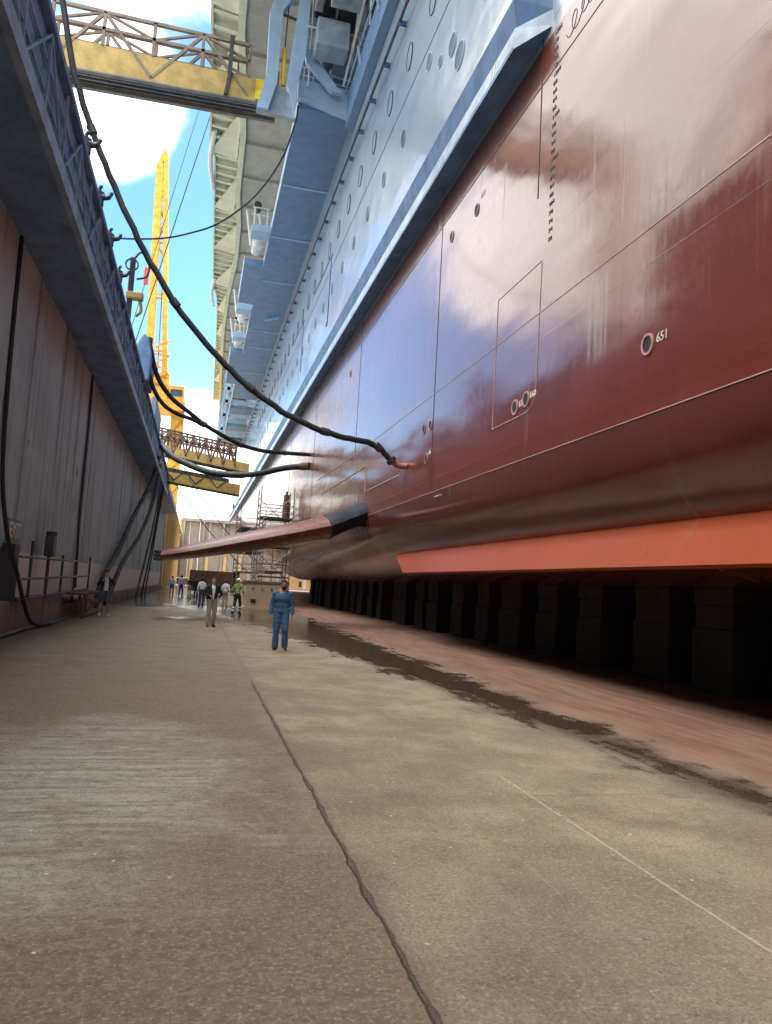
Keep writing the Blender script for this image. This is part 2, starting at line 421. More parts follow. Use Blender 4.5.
M_under = paint('gangway_underside', (.16, .155, .16), .6)
M_dark = paint('dark_steel', (.045, .045, .05), .5)
M_black = paint('hole_black', (.012, .011, .012), .6, bump=0)
M_fin_dark = paint('fin_root_coating', (.012, .016, .028), .85, dirtamt=.1)
M_rust = paint('rusty_steel', (.16, .085, .055), .75, dirtamt=.6)
M_steel = paint('scaffold_tube', (.30, .28, .26), .45, metal=.5)
M_plank = paint('scaffold_board', (.12, .085, .06), .8)
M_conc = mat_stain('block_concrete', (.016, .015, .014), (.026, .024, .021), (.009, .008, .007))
M_ledge = mat_stain('ledge_concrete', (.17, .14, .115), (.27, .23, .19), (.07, .06, .05))
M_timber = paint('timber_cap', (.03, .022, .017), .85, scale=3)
M_buff = mat_stain('buff_steel', (.40, .29, .18), (.48, .36, .235), (.2, .13, .08), .4)
M_gold = mat_stain('ochre_wall', (.62, .44, .19), (.74, .55, .27), (.38, .25, .1), .5)
M_gate = mat_stain('gate_panel', (.27, .235, .19), (.36, .32, .265), (.17, .14, .11), .6)
M_glass = paint('window_glass', (.03, .05, .08), .08, bump=0, dirtamt=0)
M_pglass = paint('porthole_glass', (.03, .06, .12), .45, bump=0, dirtamt=0)
M_seam = paint('weld_seam_red', (.11, .03, .022), .4, dirtamt=.1)
M_seamp = paint('scribe_line', (.55, .36, .30), .6, dirtamt=.3)
M_mark = paint('mark_dark', (.09, .06, .055), .6, dirtamt=0, bump=0)
M_num = paint('number_white', (.78, .72, .68), .6, dirtamt=.1, bump=0)
M_rimpink = paint('opening_rim', (.45, .25, .22), .5, dirtamt=.3)
M_sign = paint('sign_green', (.20, .26, .23), .6)
M_grey = paint('machinery_grey', (.36, .42, .48), .5)

# ------------------------------------------------------------------ ground
g = MB()
xs = [-1500, -60, 60, 1500]; ys = [-1500, -80, 260, 1500]
g.add([(x, y, 0) for y in ys for x in xs], [(j * 4 + i, j * 4 + i + 1, (j + 1) * 4 + i + 1, (j + 1) * 4 + i) for j in range(3) for i in range(3)])
tag(g.build('dock_floor', M_floor), None, None, None, 'structure')

# ------------------------------------------------------------------ left dock wall
WX = -4.95
dw = thing('dock_wall', 'tall dark stained dock wall with an overhanging steel gallery, along the left side', 'wall', (WX, 20, 0))
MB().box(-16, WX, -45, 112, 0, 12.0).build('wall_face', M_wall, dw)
pm_ = MB()
for y in (35, 49, 56, 63, 70, 77, 84, 91, 98, 105):
    pm_.box(WX - .02, WX + .05, y, y + .34, 2.2, 9.98)
pm_.build('pilaster', M_wall, dw)
MB().box(WX + .002, -3.47, -45, 80, 10.02, 10.3).build('gallery_soffit', M_gal, dw)
MB().box(-3.75, -3.62, -45, 80, 10.3, 12.18).build('gallery_plate', M_gal, dw)
MB().box(-3.58, -3.42, -45, 80, 9.98, 10.34).build('edge_beam', M_galrail, dw)
MB().box(-3.66, -3.46, -45, 80, 12.1, 12.26).build('top_rail', M_gal, dw)
MB().box(WX, -3.75, -45, 80, 11.95, 12.05).build('gallery_deck', M_gal, dw)
lt = MB(); y = -8.0; k = 0
while y < 52:
    lt.bar((-3.54, y, 10.34), (-3.54, y, 12.12), .05)
    lt.bar((-3.54, y, 10.34 if k % 2 else 12.1), (-3.54, y + 1.9, 12.1 if k % 2 else 10.34), .05)
    y += 1.9; k += 1
for z in (10.9, 11.5): lt.bar((-3.57, -20, z), (-3.57, 52, z), .045)
lt.build('lattice', M_galrail, dw)
MB().box(-3.72, -3.44, 51, 58, 12.2, 13.6).build('screen_plate', M_galrail, dw)
MB().prism([(-4.94, 10.6), (-3.45, 10.9), (-3.45, 11.6), (-4.94, 11.6)], 1, 82, 111.5).build('end_gallery', M_galrail, dw)
MB().box(-4.9, -3.4, 81.9, 82.0, 11.62, 11.72).build('end_gallery_lip', M_white, dw)

lg = thing('wall_ledge', 'low dark block ledge running along the foot of the left dock wall', 'ledge', (-4.6, 20, 0))
lb = MB()
y = -20
while y < 110:
    h = .84 if y < 28 else .5
    L_ = 1.15 + random.uniform(-.1, .15)
    lb.box(WX + .004, -4.52 + random.uniform(-.025, .025), y, y + L_ - .05, -.02, h + random.uniform(-.03, .03)); y += L_
lb.build('block_course', M_ledge, lg, bevel=.03)
MB().tube(spline([(-4.3, 18, .06), (-4.32, 22, .07), (-4.2, 26, .05), (-4.3, 29, .06)]), .05, 8).build('floor_pipe', M_dark, lg)

# post, exit sign, hanging cable, railing
post = thing('dark_post', 'dark steel post standing on the ledge under the exit sign', 'post', (-4.72, 21.2, .82))
MB().box(-4.88, -4.56, 20.95, 21.5, .82, 2.3).build('shaft', M_dark, post, bevel=.02)
MB().box(-4.92, -4.5, 20.85, 21.6, .8, .9).build('foot_plate', M_dark, post)
sg = thing('exit_sign', 'faded green EXIT sign fixed to the left dock wall above a dark post', 'sign', (-4.9, 22.1, 2.6))
MB().box(-4.94, -4.88, 21.45, 22.95, 2.32, 3.0).build('panel', M_sign, sg, bevel=.01)
textmesh('EXIT', .60, (-4.874, 21.55, 2.5), (0, 1, 0), (0, 0, 1), M_num, 'lettering', sg)
tag(MB().tube(spline([(-4.9, 19.7, 10.0), (-4.9, 19.8, 7.5), (-4.88, 20.0, 4.9), (-4.8, 20.1, 3.6), (-4.6, 20.3, 2.37), (-4.45, 21.0, 1.5), (-4.36, 21.6, .8), (-4.3, 22.6, .2), (-4.1, 24.2, .06)]), .055, 8).build('hanging_cable', M_hose, None, True),
    'thin dark cable hanging down the left wall past the exit sign to the floor', 'cable')
tag(MB().tube(spline([(-4.88, 33, 10.0), (-4.87, 33.1, 7), (-4.86, 33.0, 4), (-4.8, 33.2, 1.0)]), .06, 8).build('wall_pipe', M_dark, None, True),
    'dark vertical pipe running down the left wall behind the railing', 'pipe')
rl = thing('pipe_railing', 'dark three bar pipe railing on the wall ledge beside the exit sign post', 'railing', (-4.4, 27, .5))
for z in (1.98, 1.4, .86): MB().tube([(-4.4, 20.9, z), (-4.4, 34, z + .12)], .035, 8).build('rail', M_dark, rl, True)
for y, a, b_ in ((22.2, .82, 2.45), (24.6, .82, 2.4), (27.2, .82, 2.2), (30.0, .5, 2.15), (33.9, .0, 2.3)):
    MB().tube([(-4.4, y, a), (-4.4, y, b_)], .04, 8).build('rail_post', M_dark, rl, True)
bx_ = thing('phone_box', 'small grey electrical box on a thin pole above the railing', 'electrical box', (-4.55, 25.6, .8))
MB().tube([(-4.55, 25.6, .8), (-4.55, 25.6, 2.1)], .03, 8).build('pole', M_dark, bx_)
MB().box(-4.68, -4.42, 25.3, 25.9, 2.1, 2.75).build('box', M_dark, bx_, bevel=.03)
MB().cyl((-4.55, 25.6), 2, .16, 2.75, 2.9, 12).build('cap', M_dark, bx_)
fr = thing('steel_trestle', 'low rusty steel trestle with cross braced legs by the left railing', 'trestle', (-4.2, 31.5, 0))
fm = MB(); fm.box(-4.75, -3.75, 28.6, 34.2, .84, .92); fm.build('deck', M_rust, fr)
for x in (-4.7, -3.8):
    for y in (28.7, 34.1): MB().box(x - .05, x + .05, y - .05, y + .05, 0, .84).build('leg', M_rust, fr)
br = MB(); br.bar((-3.8, 28.7, .1), (-3.8, 34.1, .8), .05); br.bar((-3.8, 28.7, .8), (-3.8, 34.1, .1), .05); br.bar((-3.8, 28.7, .06), (-3.8, 34.1, .06), .05)
br.build('brace', M_rust, fr)

M_whose = paint('wall_hose_rubber', (.07, .07, .07), .75, dirtamt=.5, dirt=(.14, .12, .1))
# wall hoses
for i, (pts, r_, lb_) in enumerate((
    ([(-3.46, 60, 11.0), (-3.9, 59.5, 8.7), (-4.5, 55, 5.9), (-4.62, 48, 3.24), (-4.5, 40, 1.4), (-4.45, 37.8, .1)], .2, 'thick dark hose slung down the left wall, nearest to the railing'),
    ([(-3.5, 64, 10.9), (-3.7, 60, 7.1), (-3.95, 54, 4.4), (-4.2, 46, 2.3), (-4.35, 41, .12)], .17, 'thick dark hose slung down the left wall, landing behind the standing man in white shirt'),
    ([(-3.5, 68, 10.3), (-3.75, 66, 6.4), (-3.9, 62, 3.3), (-4.1, 57.5, .1)], .1, 'slim dark hose hanging down the far end of the left wall'))):
    tag(MB().tube(spline(pts), r_ * .8, 10).build('wall_hose', M_whose, None, True), lb_, 'hose', 'hoses hanging down the dock wall')
for i, (y0, z0, y1, r_) in enumerate(((70, 10.0, 65, .07), (72, 10, 69, .06))):
    tag(MB().tube(spline([(-3.5, y0, z0), (-3.8, y0 - 1, 6), (-4.0, (y0 + y1) / 2, 3), (-4.2, y1, .05)]), r_, 8).build('wall_cable', M_hose, None, True),
        'thin dark cable hanging at the far end of the left wall beside the slim hose', 'cable', 'thin cables at the end of the dock wall')

# mooring hooks and fittings on the gallery
hk_lab = ['nearest of the four claw shaped mooring hooks on the gallery edge',
          'second claw shaped mooring hook from the high gangway on the gallery edge',
          'third claw shaped mooring hook from the high gangway, above the thin sagging cable',
          'farthest of the four claw shaped mooring hooks, beside the yellow valve']
def hook(y, lab):
    h = thing('mooring_hook', lab, 'mooring hook', (-3.5, y, 12.26), 'mooring hooks on the gallery edge')
    MB().tube([(-3.5, y, 12.2), (-3.5, y, 12.6)], .09, 8).build('stem', M_dark, h, True)
    MB().tube(spline([(-3.52, y, 12.5), (-3.38, y, 12.46), (-3.26, y, 12.52), (-3.2, y, 12.66)]), [.09] * 6 + [.075] * 6 + [.05] * 6 + [.02], 8).build('claw', M_dark, h, True)
    MB().tube(spline([(-3.5, y, 12.5), (-3.56, y, 12.66), (-3.5, y, 12.82)]), [.08] * 6 + [.05] * 6 + [.02], 8).build('horn', M_dark, h, True)
for y, lb_ in zip((19.2, 21.9, 24.6, 27.6), hk_lab): hook(y, lb_)
vv = thing('valve_stand', 'yellow and black valve with looped pipe standing on the gallery edge', 'valve', (-3.55, 32, 12.26))
MB().box(-3.75, -3.05, 31.8, 32.2, 13.2, 13.5).build('body', M_gyellow, vv, bevel=.05)
MB().tube([(-3.6, 32, 12.2), (-3.6, 32, 15.0)], .12, 8).build('riser', M_dark, vv, True)
MB().tube(spline([(-3.6, 32, 14.9), (-3.3, 32, 15.3), (-2.95, 32, 14.9), (-3.0, 32, 14.3), (-3.4, 32, 14.1)]), .05, 8).build('loop_pipe', M_dark, vv, True)
MB().tube(spline([(-3.2, 32, 13.2), (-3.12, 32, 12.95), (-3.12, 32, 12.7), (-3.3, 32, 12.5)]), .07, 8).build('elbow', M_gyellow, vv, True)
MB().ring((-3.6, 14.6), 1, .28, .06, 31.7, 31.76, 14).build('hand_wheel', M_dark, vv)
mf = thing('hose_manifold', 'dark grey humped cover on the gallery where the paired hoses start', 'manifold', (-3.6, 43, 12.26))
MB().prism([(-4.3, 12.2), (-3.3, 12.2), (-3.25, 13.6), (-3.45, 14.6), (-3.75, 14.9), (-4.1, 14.2)], 1, 41.5, 44.5).build('cover', M_gal, mf, bevel=.1)
MB().tube([(-3.5, 42, 14.2), (-3.5, 42, 14.75)], .2, 10).build('outlet', M_dark, mf, True)

# ------------------------------------------------------------------ far walls
pw = thing('ochre_pier_wall', 'sunlit ochre end wall beyond the dark dock wall', 'wall', (-4.75, 150, 0))
MB().box(-16, -4.72, 112.05, 205, 0, 12.6).build('wall_face', M_gold, pw)
q = MB()
for y in range(116, 196, 8): q.box(-4.75, -4.35, y, y + .8, 0, 12.0)
q.build('buttress', M_gold, pw)
MB().box(-4.9, -4.0, 112.1, 196, 12.62, 13.1).build('coping', M_gold, pw)
gt = thing('dock_gate', 'brownish dock gate wall closing the far end of the dock', 'dock gate', (20, 200, 0))
gm = MB()
x = -4.7
while x < 60:
    gm.box(x, x + 2.45, 198 + random.uniform(-.12, .12), 199.5, 1.6, 16.2); x += 2.5
gm.build('panel', M_gate, gt)
MB().box(-4.7, 60, 197.2, 199.8, 16.25, 17.0).build('top_walkway', M_gate, gt)
gp = MB()
for x in range(-4, 60, 5): gp.box(x, x + .5, 197.0, 197.8, 0, 16.2)
gp.build('pillar', M_gate, gt)
MB().box(-4.7, 60, 198.3, 199.4, 0, 1.55).build('base', M_ledge, gt)
gh = MB()
for i in range(26): gh.bar((-4.5 + i * 2.5, 197.4, 17), (-4.5 + i * 2.5, 197.4, 18.1), .08)
gh.bar((-4.5, 197.4, 18.1), (58, 197.4, 18.1), .08); gh.bar((-4.5, 197.4, 17.6), (58, 197.4, 17.6), .06)
gh.build('handrail', M_dark, gt)
slat_lab = 'upright sunlit pale yellow post in front of the far dock gate'
for i, x in enumerate((-1.2, 2.4, 6.6, 10.2)):
    l = thing('marker_post', ['leftmost', 'second from left', 'third from left', 'rightmost'][i] + ' of the four pale yellow posts before the far gate', 'post', (x, 182, 0), 'pale posts before the far gate')
    MB().box(x - .3, x + .3, 181.7, 182.3, 0, 7.5).build('shaft', M_gold, l, bevel=.04); MB().box(x - .45, x + .45, 181.55, 182.45, 7.5, 7.8).build('cap', M_gold, l)
M_farwall = M_gate
rw = thing('far_dock_wall', 'pale dock wall on the far side beneath the ship', 'wall', (54, 60, 0))
MB().box(54, 66, -80, 205, 0, 12).build('wall_face', M_farwall, rw); MB().box(53.5, 54.0, -80, 205, 11.4, 12.0).build('coping', M_farwall, rw)

# unseen block added behind the left wall to darken the hull's reflection
M_reflblock = paint('reflection_block_dark', (.05, .055, .06), .7)
rblk = thing('quay_reflection_block', 'unseen dark grey block added on the left quay, mirrored in the red hull', 'reflection block', (-12, 10, 12))
MB().box(-15.5, -9.0, -50, 33, 12, 20.5).build('wall', M_reflblock, rblk)
MB().prism([(-15.8, 20.5), (-8.7, 20.5), (-12.2, 22.0)], 1, -50.3, 33.3).build('roof', M_reflblock, rblk)
for i in range(8): MB().box(-9.02, -8.95, -40 + i * 9, -37 + i * 9, 14, 17).build('window', M_glass, rblk)

# ------------------------------------------------------------------ the ship
ship = thing('cruise_ship', 'huge cruise ship in dry dock with glossy red underside and pale blue topsides', 'ship', (6.8, 20, 0))
HX, ZB, CX = 6.8, 2.05, 30.3
def section(y):
    t = max(0, (y - 66) / 100); zb = ZB + 8.5 * t ** 1.35; r = 2.65 + 5.5 * t; r2 = r * (1 + 1.2 * t)
    pts = [(HX, 14.62), (HX, 4.7 if t == 0 else zb + r)]
    for k in range(1, 13):
        a = math.pi / 2 * k / 12; pts.append((HX + r2 * (1 - math.cos(a)), zb + r * (1 - math.sin(a))))
    return pts + [(CX, zb)]
ys = [-90, -20, 0, 20, 40, 55, 62] + [66 + 4 * i for i in range(26)]
hb = MB(); S = [section(y) for y in ys]; n = len(S[0])
hb.add([(x, y, z) for y, s_ in zip(ys, S) for x, z in s_], [(i * n + k, i * n + k + 1, (i + 1) * n + k + 1, (i + 1) * n + k) for i in range(len(ys) - 1) for k in range(n - 1)])
hb.add([(2 * CX - x, y, z) for y, s_ in zip(ys, S) for x, z in s_], [(i * n + k, (i + 1) * n + k, (i + 1) * n + k + 1, i * n + k + 1) for i in range(len(ys) - 1) for k in range(n - 1)])
for yy, s_ in ((ys[-1], S[-1]), (ys[0], S[0])):
    poly = [(x, yy, z) for x, z in s_] + [(2 * CX - x, yy, z) for x, z in s_[-2::-1]]
    hb.add(poly, [tuple(range(len(poly)))])
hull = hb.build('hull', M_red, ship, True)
YS = ys[-1]
ZC = lambda y: 29.0
MB().box(HX, 2 * CX - HX, -90, YS, 14.63, 29.0).build('topsides', M_top, ship)
# rubbing fender
def sp(y0, name, prof, mat):
    MB().prism(prof, 1, y0, YS + .3).build(name, mat, ship)
fe = MB(); fe.prism([(6.82, 14.5), (6.2, 14.34), (6.2, 14.40), (6.82, 14.66)], 1, 15.0, YS + .2)
fe.add([(6.82, 14.2, 14.5), (6.2, 15, 14.34), (6.82, 15, 14.5)], [(0, 2, 1)])
fe.build('fender', M_sponson, ship)
fl_ = MB(); fl_.prism([(6.82, 14.662), (6.19, 14.404), (6.24, 14.9), (6.82, 14.9)], 1, 15.0, YS + .2)
fl_.add([(6.82, 14.2, 14.5), (6.19, 15, 14.345), (6.24, 15, 14.9), (6.82, 14.2, 14.9)], [(0, 1, 2, 3)])
fl_.build('fender_lip', M_lip, ship)
fu = MB(); fu.prism([(6.82, 14.905), (6.27, 14.905), (6.16, 15.62), (6.82, 15.85)], 1, 15.0, YS + .2)
fu.add([(6.82, 14.2, 14.9), (6.27, 15, 14.905), (6.16, 15, 15.62), (6.82, 14.2, 15.8), (6.82, 15, 15.85)], [(0, 1, 2, 3), (3, 2, 4)])
fu.build('fender_band', M_band, ship)
sm = MB()
sm.box(6.785, 6.81, -40, YS, 16.55, 16.58); sm.box(6.785, 6.81, -40, YS, 21.6, 21.63)
sm.build('topside_seam', M_band, ship)
# shell seams on the red plating
for zz, w_, mt in ((13.3, .025, M_seam), (7.82, .022, M_seamp), (4.68, .014, M_seamp)):
    MB().box(6.79, 6.808, -30, 62 if zz < 5 else 90, zz, zz + w_).build('weld_seam', mt, ship)
vs2 = MB()
for y, a, b_ in ((21.65, 4.7, 14.5), (14.62, 10.6, 14.6), (33.6, 7.9, 14.4), (47, 4.9, 14.4), (60, 5, 14.4), (4.0, 4.7, 14.5)): vs2.box(6.789, 6.812, y, y + .035, a, b_)
vs2.build('plate_joint', M_seam, ship)
dl = MB(); pts = [(6.797, 16.72, 9.0), (6.797, 16.78, 5.72)]
dl.tube(pts, .012, 6)
dl.tube([(6.797, 16.78, 5.72), (6.797, 14.75, 5.72), (6.797, 14.55, 5.78), (6.797, 14.42, 5.98), (6.797, 14.38, 6.3), (6.797, 14.3, 8.95)], .012, 6)
dl.tube([(6.797, 16.72, 9.0), (6.797, 14.3, 9.0)], .009, 6)
dl.build('shell_door_outline', M_seamp, ship)
for a, b_ in (((45, 8.05), (34, 7.85)), ((43, 7.0), (31, 6.9)), ((31, 5.77), (25.4, 5.75)), ((31, 6.9), (31, 5.6))):
    MB().tube([(6.798, a[0], a[1]), (6.798, b_[0], b_[1])], .028, 6).build('scribe_line', M_seamp, ship)
MB().tube([(6.798, 21.1, 4.5), (6.798, 20.5, 4.5)], .03, 6).build('scribe_line', M_seamp, ship)
# openings with numbers
def opening(y, z, r=.13):
    o = MB(); o.ring((y, z), 0, r + .035, .04, 6.775, 6.81, 20, ry=r + .05); o.build('opening_rim', M_rimpink, ship)
    MB().cyl((y, z), 0, r, 6.788, 6.808, 20, ry=r + .015).build('hull_opening', M_black, ship)
for y, z in ((10.28, 5.85), (15.45, 5.98), (14.86, 6.03), (22.6, 6.88), (21.9, 6.88), (22.2, 5.86), (18.57, 12.32), (20.69, 12.52), (36, 12.4)): opening(y, z)
for s_, y, z in (('651', 10.05, 5.8), ('656', 15.24, 5.93), ('660', 14.68, 6.0), ('66', 21.95, 5.93), ('668', 18.3, 12.5)):
    textmesh(s_, .21, (6.793, y, z), (0, -1, 0), (0, 0, 1), M_num, 'hull_number', ship)
dm = []
for i in range(25):
    dm.append(textmesh(str(72 + 2 * i)[-2:] if i % 5 != 4 else str((72 + 2 * i) // 10 + 1) + 'M', .125, (6.794, 14.05, 9.3 + .2 * i), (0, -1, 0), (0, 0, 1), M_mark, 'draft_mark', ship, sx=1.5))
sw = [(13.5, 13.72), (13.42, 13.60), (13.3, 13.56), (13.15, 13.66), (13.05, 13.9), (13.12, 14.02), (13.25, 13.9), (13.22, 13.66), (13.05, 13.58), (12.85, 13.72), (12.75, 13.9), (12.8, 13.98), (12.86, 13.85), (12.78, 13.68),
      (12.6, 13.72), (12.5, 13.86), (12.55, 13.92), (12.6, 13.8), (12.5, 13.68), (12.3, 13.74), (12.2, 13.86), (12.1, 13.7), (11.95, 13.76)]
MB().tube(spline([(6.797, a, b_) for a, b_ in sw], 4), .009, 5).build('chalk_scrawl', M_mark, ship)
# portholes
for i in range(34):
    y = 27.6 + 3.25 * i
    o = MB().ring((y, 19.93), 0, .31, .035, 6.765, 6.81, 20, ry=.37).build('porthole', M_top, ship)
    MB().cyl((y, 19.93), 0, .278, 6.785, 6.806, 20, ry=.338).build('porthole_glass', M_pglass, o)
for i in range(26):
    y = 24.2 + 3.1 * i
    o = MB().ring((y, 23.3), 0, .42, .028, 6.765, 6.81, 20, ry=.58).build('porthole', M_dark, ship)
    MB().cyl((y, 23.3), 0, .395, 6.785, 6.804, 20, ry=.555).build('porthole_glass', M_top, o)
for y, z, r_ in ((20.78, 18.58, .42), (21.58, 19.55, .36), (22.9, 19.9, .2), (18.5, 19.2, .42), (17.6, 20, .36), (24.3, 20.9, .3)):
    o = MB().ring((y, z), 0, r_ + .03, .035, 6.77, 6.81, 24).build('porthole', M_frame, ship)
    MB().cyl((y, z), 0, r_, 6.785, 6.806, 24).build('porthole_glass', M_pglass, o)
bd = MB()
for a, b_ in (((44.5, 22.5), (52, 22.7)), ((44.8, 22.5), (44.9, 18.2)), ((44.9, 18.2), (45.3, 18.0)), ((57, 22.5), (64, 22.7)), ((57.4, 22.5), (57.5, 18.4)), ((69, 22.5), (76, 22.7))):
    bd.tube([(6.797, *a), (6.797, *b_)], .05, 6)
bd.build('shell_door_seams', M_band, ship)
# grab rail under the overhang
rz = lambda y: 25.4 + 1.3 * min(1, max(0, (y - 24) / 45))
gr = MB(); gr.tube([(6.5, y, rz(y)) for y in (-10, 10, 24, 30, 40, 50, 60, 70, 90, 150)], .07, 8)
gr.build('fender_rail', M_dark, ship)
for i in range(44):
    y = 20 + 2.75 * i; MB().bar((6.5, y, rz(y) - .05), (6.82, y, rz(y) - .05), .12, .2).build('rail_bracket', M_band, ship)

# lifeboat deck overhang
def slab(x0, y0, y1, name='lifeboat_deck'):
    MB().box(x0, HX + .5, y0, y1, 29.005, 29.5).build(name, M_deckblue, ship)
slab(3.65, 40.5, 63); slab(2.0, 63.01, 72.5); slab(3.45, 72.51, 89); slab(2.0, 89.01, 104); slab(3.3, 104.01, 112); slab(3.3, 119, 123); slab(3.3, 133, 137); slab(3.3, 147, 151)
MB().prism([(3.5, 29.35), (6.78, 28.75), (6.78, 30.4), (3.5, 30.4)], 1, 40.0, 40.49).build('deck_end_beam', M_frame, ship)
eb = MB()
for a, b_, x in ((40.5, 63, 3.58), (63, 72.5, 1.93), (72.6, 89, 3.38), (89, 104, 1.93), (104, 151, 3.2)): eb.box(x, x + .06, a, b_, 28.98, 29.75)
eb.build('deck_edge', M_frame, ship)
for y in (49, 57, 66, 80, 86, 97): MB().box(3.7, 6.78, y, y + .16, 28.93, 29.0).build('soffit_rib', M_frame, ship)
MB().bar((4.9, 76, 28.8), (6.3, 74.5, 28.75), .2).build('soffit_bracket', M_sponson, ship)
MB().prism([(6.35, 28.0), (6.78, 27.9), (6.78, 30.0), (6.35, 30.0)], 1, -40, 39.99).build('bay_fascia', M_deckblue, ship)
fs = MB()
for y in (24, 28, 32, 36): fs.bar((6.34, y, 29.0), (6.1, y, 30.1), .1)
fs.bar((6.2, 20, 30.1), (6.2, 39.9, 30.1), .08); fs.build('bay_rail', M_frame, ship)
# promenade inboard wall with dark windows and bay machinery
MB().box(7.2, 7.6, -60, 152, 29.01, 36.99).build('promenade_wall', M_grey, ship)
for i in range(18):
    MB().box(7.13, 7.19, 6 + 2.4 * i, 7.7 + 2.4 * i, 31.6, 33.6).build('promenade_window', M_glass, ship)
    
MB().box(6.82, 7.2, -60, 39.9, 29.002, 29.05).build('bay_deck', M_grey, ship)
for (x0, x1, y0, y1, z0, z1) in ((4.1, 5.9, 37.6, 39.0, 31.0, 32.6), (4.6, 6.2, 35.2, 36.6, 32.4, 33.8), (6.2, 7.1, 30, 33, 31, 34.0), (4.2, 5.2, 33.4, 35, 33.8, 35.0), (5.4, 6.4, 31, 32.4, 34.2, 35.4), (6.3, 7.1, 36, 38, 32.5, 34.5)):
    MB().box(x0, x1, y0, y1, z0, z1).build('winch_housing', M_grey, ship, bevel=.06)
bm_ = MB()
for x, y in ((6.3, 34), (4.0, 39.6)):
    bm_.tube([(x, y, 29.8), (x, y, 36.9)], .05, 6)
for z, y in ((31.2, 33), (33.4, 36), (34.6, 31), (32.3, 38.2), (36.2, 34)): bm_.tube([(3.5, y, z), (7.1, y, z + .1)], .05, 6)
for k in range(9): bm_.bar((6.55, 38.2, 29.9 + .35 * k), (6.95, 38.2, 29.9 + .35 * k), .04)
for x in (6.55, 6.95): bm_.bar((x, 38.2, 29.6), (x, 38.2, 33.0), .05)
for k in range(4): bm_.bar((3.8 + .55 * k, 40.4, 30.45), (3.8 + .55 * k, 40.4, 31.5), .05)
bm_.bar((3.7, 40.4, 31.5), (6.7, 40.4, 31.2), .06); bm_.bar((3.7, 40.4, 31.0), (6.7, 40.4, 30.8), .04)
bm_.bar((6.0, 39.5, 30.2), (6.5, 31, 35), .12); bm_.bar((6.4, 39.5, 31.5), (5.6, 31, 36), .09)
bm_.build('bay_pipework', M_white, ship)
for (x0, x1, y0, y1, z0, z1) in ((3.8, 5.0, 40.0, 41.5, 33.2, 34.4), (5.4, 6.9, 40.2, 41.4, 32.0, 33.6), (4.2, 5.4, 39.5, 41, 35.6, 36.9), (3.9, 7.0, 41.6, 42.2, 34.9, 35.3), (3.9, 7.0, 41.6, 42.2, 30.6, 31.0)):
    MB().box(x0, x1, y0, y1, z0, z1).build('winch_housing', M_grey, ship, bevel=.06)
for x, z in ((4.5, 33.0), (5.9, 34.3), (5.0, 31.8)): MB().cyl((x, z), 1, .42, 39.2, 40.2, 16).build('winch_drum', M_under, ship, True)
MB().box(3.7, 7.15, 42.3, 42.5, 29.6, 36.9).build('bay_bulkhead', M_deckblue, ship)
for x, z in ((3.9, 33.4), (5.1, 33.4), (6.2, 33.4), (4.4, 35.6), (5.8, 35.6)): MB().box(x, x + .85, 42.2, 42.29, z, z + 1.3).build('bulkhead_opening', M_black, ship)
dk = MB()
for (x0, x1, y0, y1, z0, z1) in ((4.3, 7.1, 28, 30.5, 34.6, 36.9), (4.5, 6.6, 33.5, 36.4, 35.4, 36.9), (6.4, 7.1, 33.2, 35.6, 31.5, 36.9), (5.2, 6.3, 37.4, 38.8, 33.2, 34.6), (3.8, 4.6, 35.6, 37, 34.4, 36.9), (4.6, 5.9, 38.6, 40.3, 34.9, 36.9)): dk.box(x0, x1, y0, y1, z0, z1)
dk.build('bay_machinery', M_dark, ship)
for (x, y, z) in ((4.05, 37.2, 33.6), (4.05, 37.8, 34.7)):
    MB().cyl((x, y), 2, .3, z, z + .8, 14).build('fender_canister', M_white, ship, True)
# davit frame at the gangway
df = MB()
yd = 38.9
leg1 = [(1.82, 27.3), (2.2, 28.9), (2.25, 33.2), (2.9, 34.4), (4.3, 35.4), (4.3, 37.0), (4.0, 37.0), (2.0, 35.0), (1.55, 33.0), (1.6, 29.2), (1.2, 27.3)]
df.prism(leg1, 1, yd - .3, yd + .3)
leg2 = [(3.28, 27.2), (3.3, 29.0), (3.65, 31.0), (3.75, 34.9), (3.15, 34.7), (2.9, 31.2), (2.75, 29.1)]
df.prism(leg2, 1, yd - .3, yd + .3)
df.prism([(3.6, 31.8), (3.8, 31.0), (5.3, 29.6), (5.9, 29.6), (4.0, 31.8)], 1, yd + .4, yd + .7)
df.build('davit_arm', M_frame, ship)
MB().prism([(1.2, 27.28), (3.35, 27.18), (2.9, 28.6), (2.3, 29.0), (1.75, 28.4)], 1, yd - .05, yd + .28).build('davit_foot', M_grey, ship)
MB().tube([(2.55, yd, 29.0), (2.5, yd, 31.2)], .12, 8).build('davit_shackle', M_gy2, ship)
MB().tube([(2.5, yd, 31), (2.55, yd, 33.4), (2.75, yd, 36.9)], .035, 6).build('davit_cable', M_dark, ship)
MB().tube([(2.3, yd, 33.2), (3.4, yd, 33.0)], .08, 8).build('davit_pin', M_dark, ship)
